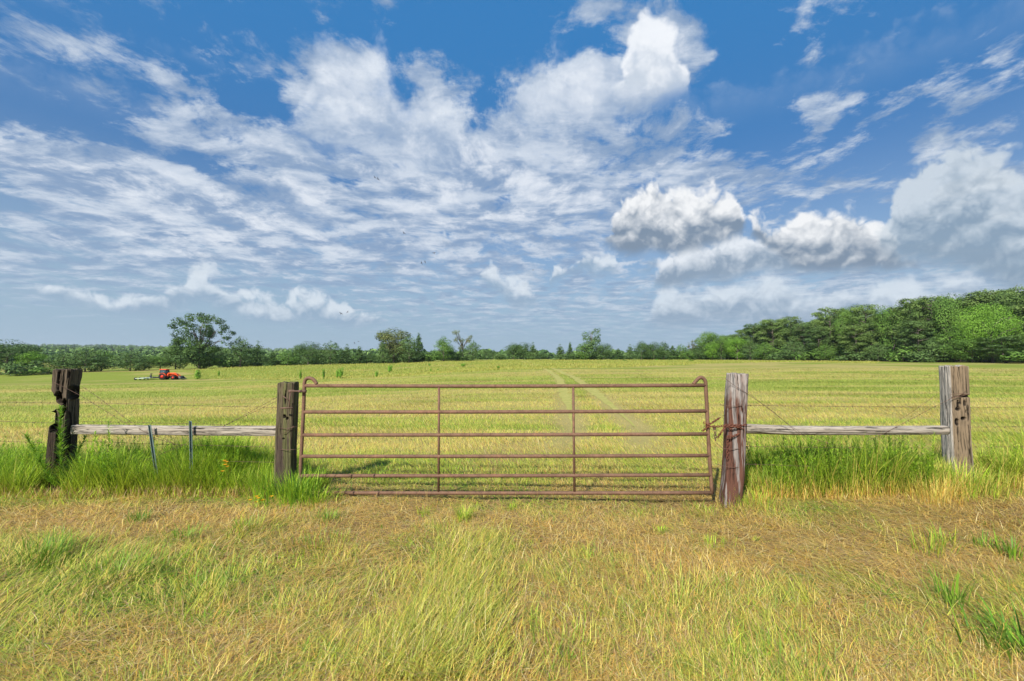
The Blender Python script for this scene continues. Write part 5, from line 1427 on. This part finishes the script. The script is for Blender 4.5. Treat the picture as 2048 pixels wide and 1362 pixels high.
# --- single fresh clumps and broad blades
parts = []
R = np.random.default_rng(102)
def clump(px, py, n, ln, spread, cols, wide=.006, lean=.5, up=.15):
    y0 = FPX * EYE / (py - 722); x0 = (px - CX) / FPX * y0
    x, y = x0 + R.normal(size=n) * spread, y0 + R.normal(size=n) * spread
    P = np.stack([x, y, terrain(x, y)], -1)
    hd = np.arctan2(y - y0, x - x0) + R.normal(size=n) * .5
    c = np.array([PAL[k] for k in cols])[R.integers(0, len(cols), n)] * (.75 + .5 * R.random((n, 1)))
    b0 = up * R.random(n); b1 = b0 + lean * (.4 + 1.2 * R.random(n))
    return blades(P, ln * (.55 + .6 * R.random(n)), wide * (.6 + .7 * R.random(n)), hd, b0, b1, c, 4)
for q in [(930, 1036, 160, .20, .04, ('lime', 'pale', 'green'), .005, .9), (850, 1024, 60, .13, .03, ('lime', 'green'), .005, .9), (1318, 1058, 90, .09, .03, ('lime', 'green'), .006, 1.2), (1022, 1010, 60, .12, .03, ('lime', 'green'), .005, .8),
          (290, 1040, 90, .16, .05, ('green', 'deep'), .007, .8), (500, 1060, 160, .15, .10, ('green', 'fern', 'olive'), .006, .9), (660, 1040, 110, .14, .08, ('green', 'fern'), .006, .9), (380, 1075, 200, .13, .12, ('green', 'fern'), .006, .9),
          (1880, 1200, 45, .24, .04, ('deep', 'green', 'fern'), .010, .5), (2005, 1275, 60, .26, .10, ('deep', 'fern'), .012, 1.3), (2045, 1310, 60, .28, .08, ('green', 'deep'), .014, 1.2), (1845, 1100, 50, .24, .06, ('olive', 'green'), .006, .7),
          (1875, 1085, 40, .2, .06, ('green', 'olive'), .008, .8), (1950, 1090, 30, .16, .04, ('deep', 'green'), .010, .5), (2005, 1110, 40, .2, .05, ('deep', 'green'), .010, .5), (1420, 1085, 80, .13, .08, ('lime', 'green'), .005, .8),
          (1180, 1120, 160, .13, .14, ('green', 'pale'), .005, .8), (640, 1090, 160, .14, .14, ('green', 'fern', 'olive'), .006, .8), (100, 1120, 260, .18, .15, ('green', 'deep'), .006, .8), (250, 1150, 340, .15, .20, ('green', 'fern'), .006, .8),
          (430, 1180, 300, .14, .22, ('green', 'fern', 'olive'), .006, .8), (1560, 1330, 120, .18, .14, ('green', 'fern'), .006, .5), (1120, 1300, 160, .16, .15, ('green', 'pale'), .006, .6), (1350, 1200, 140, .16, .12, ('green', 'pale'), .005, .7)]:
    parts.append(clump(*q))
for k in range(110):
    px = R.uniform(-150, 2200); py = R.uniform(1035, 1400)
    parts.append(clump(px, py, R.integers(7, 16), .05 + .05 * R.random(), .012, (('fern', 'green'), ('deep', 'fern'), ('olive', 'fern'))[k % 3], .012 + .008 * R.random(), 1.2, .9))
# foot of the posts and of the gate's hinge end
for q in [(598, 1000, 420, .40, .13, ('lime', 'green', 'deep'), .007, .9), (545, 990, 300, .34, .12, ('green', 'lime'), .007, .9), (640, 1003, 200, .22, .10, ('lime', 'green', 'pale'), .006, 1.1), (690, 985, 60, .16, .12, ('green', 'deep'), .006, 1.1),
          (1470, 1000, 130, .24, .07, ('lime', 'pale', 'green'), .005, .8), (1510, 1000, 160, .22, .12, ('straw', 'lime', 'gold'), .005, .9), (1905, 985, 420, .42, .16, ('pale', 'lime', 'green', 'straw'), .006, .8), (1860, 1000, 260, .34, .14, ('gold', 'straw', 'pale'), .005, .8), (1950, 985, 240, .36, .14, ('pale', 'green'), .006, .8),
          (1400, 1010, 90, .12, .12, ('lime', 'green'), .005, .8), (1230, 1000, 90, .10, .25, ('lime', 'green'), .005, .8), (760, 960, 60, .16, .12, ('green', 'lime'), .006, .9)]:
    parts.append(clump(*q))
join(parts, 'grass_clumps', 'fresh green grass clumps standing in the dry verge', 'grass')

# --- tall growth along the fence, either side of the gate
parts = []
R = np.random.default_rng(103)
def belt(n, px0, px1, ya, yb, hfun, cols, wide=(.004, .005), lean=.7, cw=None):
    """upright tall grass: between photo columns px0..px1 (at depth 5.8) and depths ya..yb"""
    x = (R.uniform(px0, px1, n) - CX) / FPX * 5.8; y = R.uniform(ya, yb, n)
    px_ = CX + FPX * x / 5.8
    h = hfun(px_, y) * (.55 + .55 * R.random(n)) * (.35 + 1.3 * fbm(x * 2.0, y * 1.6, 81, 3))
    k = fbm(x * 2.2, y * 2.2, 82, 3) > .36; x, y, h = x[k], y[k], h[k]; n = len(x)
    P = np.stack([x, y, terrain(x, y)], -1)
    c = np.array([PAL[q] for q in cols])[R.choice(len(cols), n, p=cw)] * (.75 + .5 * R.random((n, 1)))
    base = c * .65 + PAL['gold'] * .30
    b0 = .05 + .3 * R.random(n)
    return blades(P, h, wide[0] + wide[1] * R.random(n), R.random(n) * 6.28, b0, b0 + lean * (.3 + 1.3 * R.random(n)), base, 4, tipcol=c)
hL = lambda p, y: np.interp(p, [-200, 0, 90, 150, 200, 260, 340, 430, 520, 560, 620, 700], [.64, .56, .56, .48, .80, .74, .66, .60, .50, .44, .40, .18])
parts.append(belt(15000, -260, 95, 5.55, 6.9, hL, ('lime', 'green', 'deep', 'pale'), cw=[.42, .36, .14, .08]))
parts.append(belt(16000, 160, 560, 5.6, 6.7, hL, ('lime', 'green', 'deep', 'pale'), cw=[.44, .36, .14, .06]))
parts.append(belt(1300, 560, 650, 5.55, 6.1, hL, ('lime', 'green', 'pale', 'deep'), cw=[.4, .35, .15, .1]))
hR = lambda p, y: np.interp(p, [1480, 1560, 1640, 1760, 1850, 1900, 1960, 2048, 2300], [.24, .56, .74, .70, .52, .44, .56, .68, .70])
parts.append(belt(5500, 1490, 1850, 5.55, 6.5, hR, ('green', 'deep', 'lime', 'pale', 'straw'), cw=[.36, .26, .16, .12, .10]))
parts.append(belt(9500, 1780, 2350, 5.75, 6.7, hR, ('pale', 'green', 'lime', 'straw', 'deep'), cw=[.28, .28, .2, .12, .12]))
parts.append(belt(3000, 1500, 2300, 5.5, 5.9, lambda p, y: p * 0 + .26, ('gold', 'straw', 'brown', 'pale'), cw=[.35, .3, .15, .2]))
parts.append(belt(2600, -200, 560, 5.45, 5.75, lambda p, y: p * 0 + .24, ('dead', 'brown', 'straw', 'lime'), cw=[.3, .25, .15, .3]))
# feathery weeds: upright stems carrying many short fine leaves
def weed(x0, y0, h, cols, nleaf=120, lean=.1, leaf=.07, lw=.006, side_shoots=3):
    out = []
    z0 = gz(x0, y0); la = R.random() * 6.28
    stems = [(x0, y0, h, lean * R.random(), la)]
    for k in range(side_shoots): stems.append((x0 + R.normal() * .02, y0 + R.normal() * .02, h * (.5 + .4 * R.random()), .2 + .35 * R.random(), R.random() * 6.28))
    for (sx, sy, sh, sl, sa) in stems:
        c = PAL[cols[0]] * .8
        P = np.array([[sx, sy, z0]])
        out.append(blades(P, np.array([sh]), np.array([.006]), np.array([sa]), np.array([sl * .5]), np.array([sl]), c[None], 4))
        n = int(nleaf * sh / h)
        t = .12 + .88 * R.random(n); 
        P = np.stack([sx + np.sin(sl * .75) * np.cos(sa) * sh * t, sy + np.sin(sl * .75) * np.sin(sa) * sh * t, z0 + np.cos(sl * .75) * sh * t], -1)
        cc_ = np.array([PAL[q] for q in cols])[R.integers(0, len(cols), n)] * (.75 + .5 * R.random((n, 1)))
        out.append(blades(P, leaf * (.5 + .7 * R.random(n)) * (1.25 - .7 * t), np.full(n, lw), R.random(n) * 6.28, .5 + .5 * R.random(n), 1.0 + .6 * R.random(n), cc_, 2, z0=0))
    return out
for k in range(150):
    px = R.uniform(1520, 1850); y = R.uniform(5.65, 6.3); x = (px - CX) / FPX * 5.9
    parts += weed(x, y, .48 + .30 * R.random(), ('green', 'fern', 'lime'), 130, .35, .08)
for k in range(34):
    px = R.uniform(1950, 2300); y = R.uniform(5.9, 6.5); x = (px - CX) / FPX * 6.0
    parts += weed(x, y, .40 + .22 * R.random(), ('green', 'lime', 'pale'), 110, .35, .08)
for k in range(110):
    px = R.uniform(-200, 90) if k % 3 == 0 else R.uniform(170, 470); y = R.uniform(5.7, 6.4); x = (px - CX) / FPX * 5.9
    parts += weed(x, y, .42 + .28 * R.random(), ('green', 'lime', 'deep'), 110, .3, .08)
join(parts, 'tall_weeds', 'tall bright green grass and feathery weeds along the fence', 'weeds')

# --- weeds that stand out one by one
def plant(name, label, parts, group=None):
    V, F4, F3, C, n = [], [], [], [], 0
    for v, f4, f3, c in parts:
        V.append(v); F4.append(f4 + n); F3.append(f3 + n); C.append(c); n += len(v)
    V = np.concatenate(V); org = V[0].copy()
    o = mesh_np(name, V - org, [np.concatenate(F4), np.concatenate(F3)], M_blade, None, False, {'tint': np.concatenate(C)})
    o.location = Vector(org.tolist()); return tag(o, label, 'plant', group)
def wx(px, d): return (px - CX) / FPX * d
plant('weed_plant', 'tall narrow leafy weed standing before the split post', weed(wx(134, 5.78), 5.78, 1.08, ('green', 'deep', 'green'), 330, .10, .15, .011, 2))
plant('weed_plant', 'leafy weed rising in front of the silver rail right of the split post', weed(wx(232, 5.7), 5.7, .92, ('green', 'deep', 'lime'), 220, .12, .11, .008, 3))
plant('weed_plant', 'second leafy weed reaching the underside of the silver rail', weed(wx(181, 5.75), 5.75, .72, ('green', 'lime'), 160, .25, .10, .008, 3))
def flower(px, py, d, h, label):
    out = weed(wx(px, d), d, h, ('green', 'lime'), 40, .2, .07, .006, 1)
    z = gz(wx(px, d), d) + h * .97
    for k in range(7):
        c0 = np.array([wx(px, d) + R.normal() * .05, d - .03 + R.normal() * .03, z - .12 * R.random()])
        n = 9; P = np.repeat(c0[None], n, 0); c = np.repeat(np.array([[.80, .42, .02]]), n, 0)
        out.append(blades(P, np.full(n, .030), np.full(n, .016), np.linspace(0, 6.28, n), np.full(n, 1.0), np.full(n, 1.5), c, 2, z0=0))
    plant('wildflower', label, out, 'orange wildflowers in the weeds')
flower(457, 915, 5.62, .44, 'orange yellow wildflower in the tall weeds left of the mossy post')
flower(527, 1020, 5.15, .17, 'low orange wildflower at the verge below the mossy post')

# --- the mown field beyond the gate
R = np.random.default_rng(104)
parts = []
n = 330000
x, y = scatter(R, n, 6.0, 75, 2.05, 1.22, 1.0)
g, s = zone_colors(x, y)
rut, mid_ = track(x, y)
keep = (R.random(n) > s * .8) & (R.random(n) > rut * .97)
x, y, g, rut, mid_ = x[keep], y[keep], g[keep], rut[keep], mid_[keep]; n = len(x)
P = np.stack([x, y, terrain(x, y)], -1)
gg = np.clip(.12 + 1.05 * g + .6 * (fbm(x * .5, y * 1.2, 91, 3) - .5), .05, .95)
col, isg = pick_cols(R, n, gg, dry=('straw', 'gold', 'pale', 'white', 'brown'), dw=(.30, .12, .42, .04, .12), wet=('fern', 'olive', 'pale', 'lime'), ww=(.30, .34, .22, .14))
k_ = (.15 + .6 * ss(y, 7, 28))[:, None]; mean_ = np.array([.50, .42, .14]) * (1 - gg[:, None]) + np.array([.30, .36, .065]) * gg[:, None]
col = (col * (1 - k_) + mean_ * k_) * .86
hgt = (.05 + .13 * fbm(x * .7, y * 1.3, 92, 3) * (.5 + R.random(n))) * (1 - .6 * rut) * (1 + .4 * mid_)
far = np.clip(y / 14, 1, None) ** .5
hd = .3 + fbm(x * .3, y * .6, 93, 2) * 4 + R.normal(size=n) * .8
b0 = np.clip(.25 + .5 * R.random(n), 0, 1.4)
ln = hgt * (1 + .25 * (far - 1)); wd = (.0035 + .004 * R.random(n)) * np.maximum(1, y / 6.0) ** .95
parts.append(blades(P, ln, wd, hd, b0, b0 + .3 + .8 * R.random(n), col, 2, z0=-.01, yaw=R.normal(size=n) * .6))
join(parts, 'field_grass', 'yellow green stubble of the mown field beyond the gate', 'grass')
# --- the uncut strip
parts = []
n = 120000
u = R.uniform(-.80, 1.15, n); y = 62 + 170 * R.random(n) ** 1.4; x = u * y
k = (R.random(n) < strip(x, y)) & (y < np.interp(u, U_K, D_K) + 6); x, y = x[k], y[k]; n = len(x)
P = np.stack([x, y, terrain(x, y)], -1)
f_ = fbm(x * .08, y * .12, 95, 3)
col, isg = pick_cols(R, n, np.clip(.5 + 1.6 * (f_ - .5), .1, .95), dry=('pale', 'straw', 'gold'), dw=(.6, .25, .15), wet=('olive', 'fern', 'pale', 'lime'), ww=(.32, .30, .2, .18))
col = (col * .4 + np.array([.36, .37, .08]) * .6) * .85
parts.append(blades(P, (.25 + .20 * R.random(n)) * (.6 + .8 * fbm(x * .2, y * .3, 96, 3)), .07 + .06 * R.random(n), R.random(n) * 6.28, .1 + .3 * R.random(n), .6 + .6 * R.random(n), col, 2, yaw=R.normal(size=n) * .5))
join(parts, 'uncut_grass', 'taller uncut grass strip across the far field', 'grass')


# ================================================================== summer haze: even, thin air round the whole place
mb = MB(); mb.box((0, 2150, 55), (10900, 4800, 210))
m, t, o = new_mat('haze_air')
pv = t.n.new('ShaderNodeVolumePrincipled')
put(pv, 'Color', (0.84, 0.92, 1.0, 1)); put(pv, 'Density', 0.00009); put(pv, 'Anisotropy', 0.2)
t.l.new(pv.outputs[0], o.inputs['Volume'])
hz = mb.build('haze', m)
tag(hz, 'thin blue summer haze over the far trees', 'haze', kind='stuff')
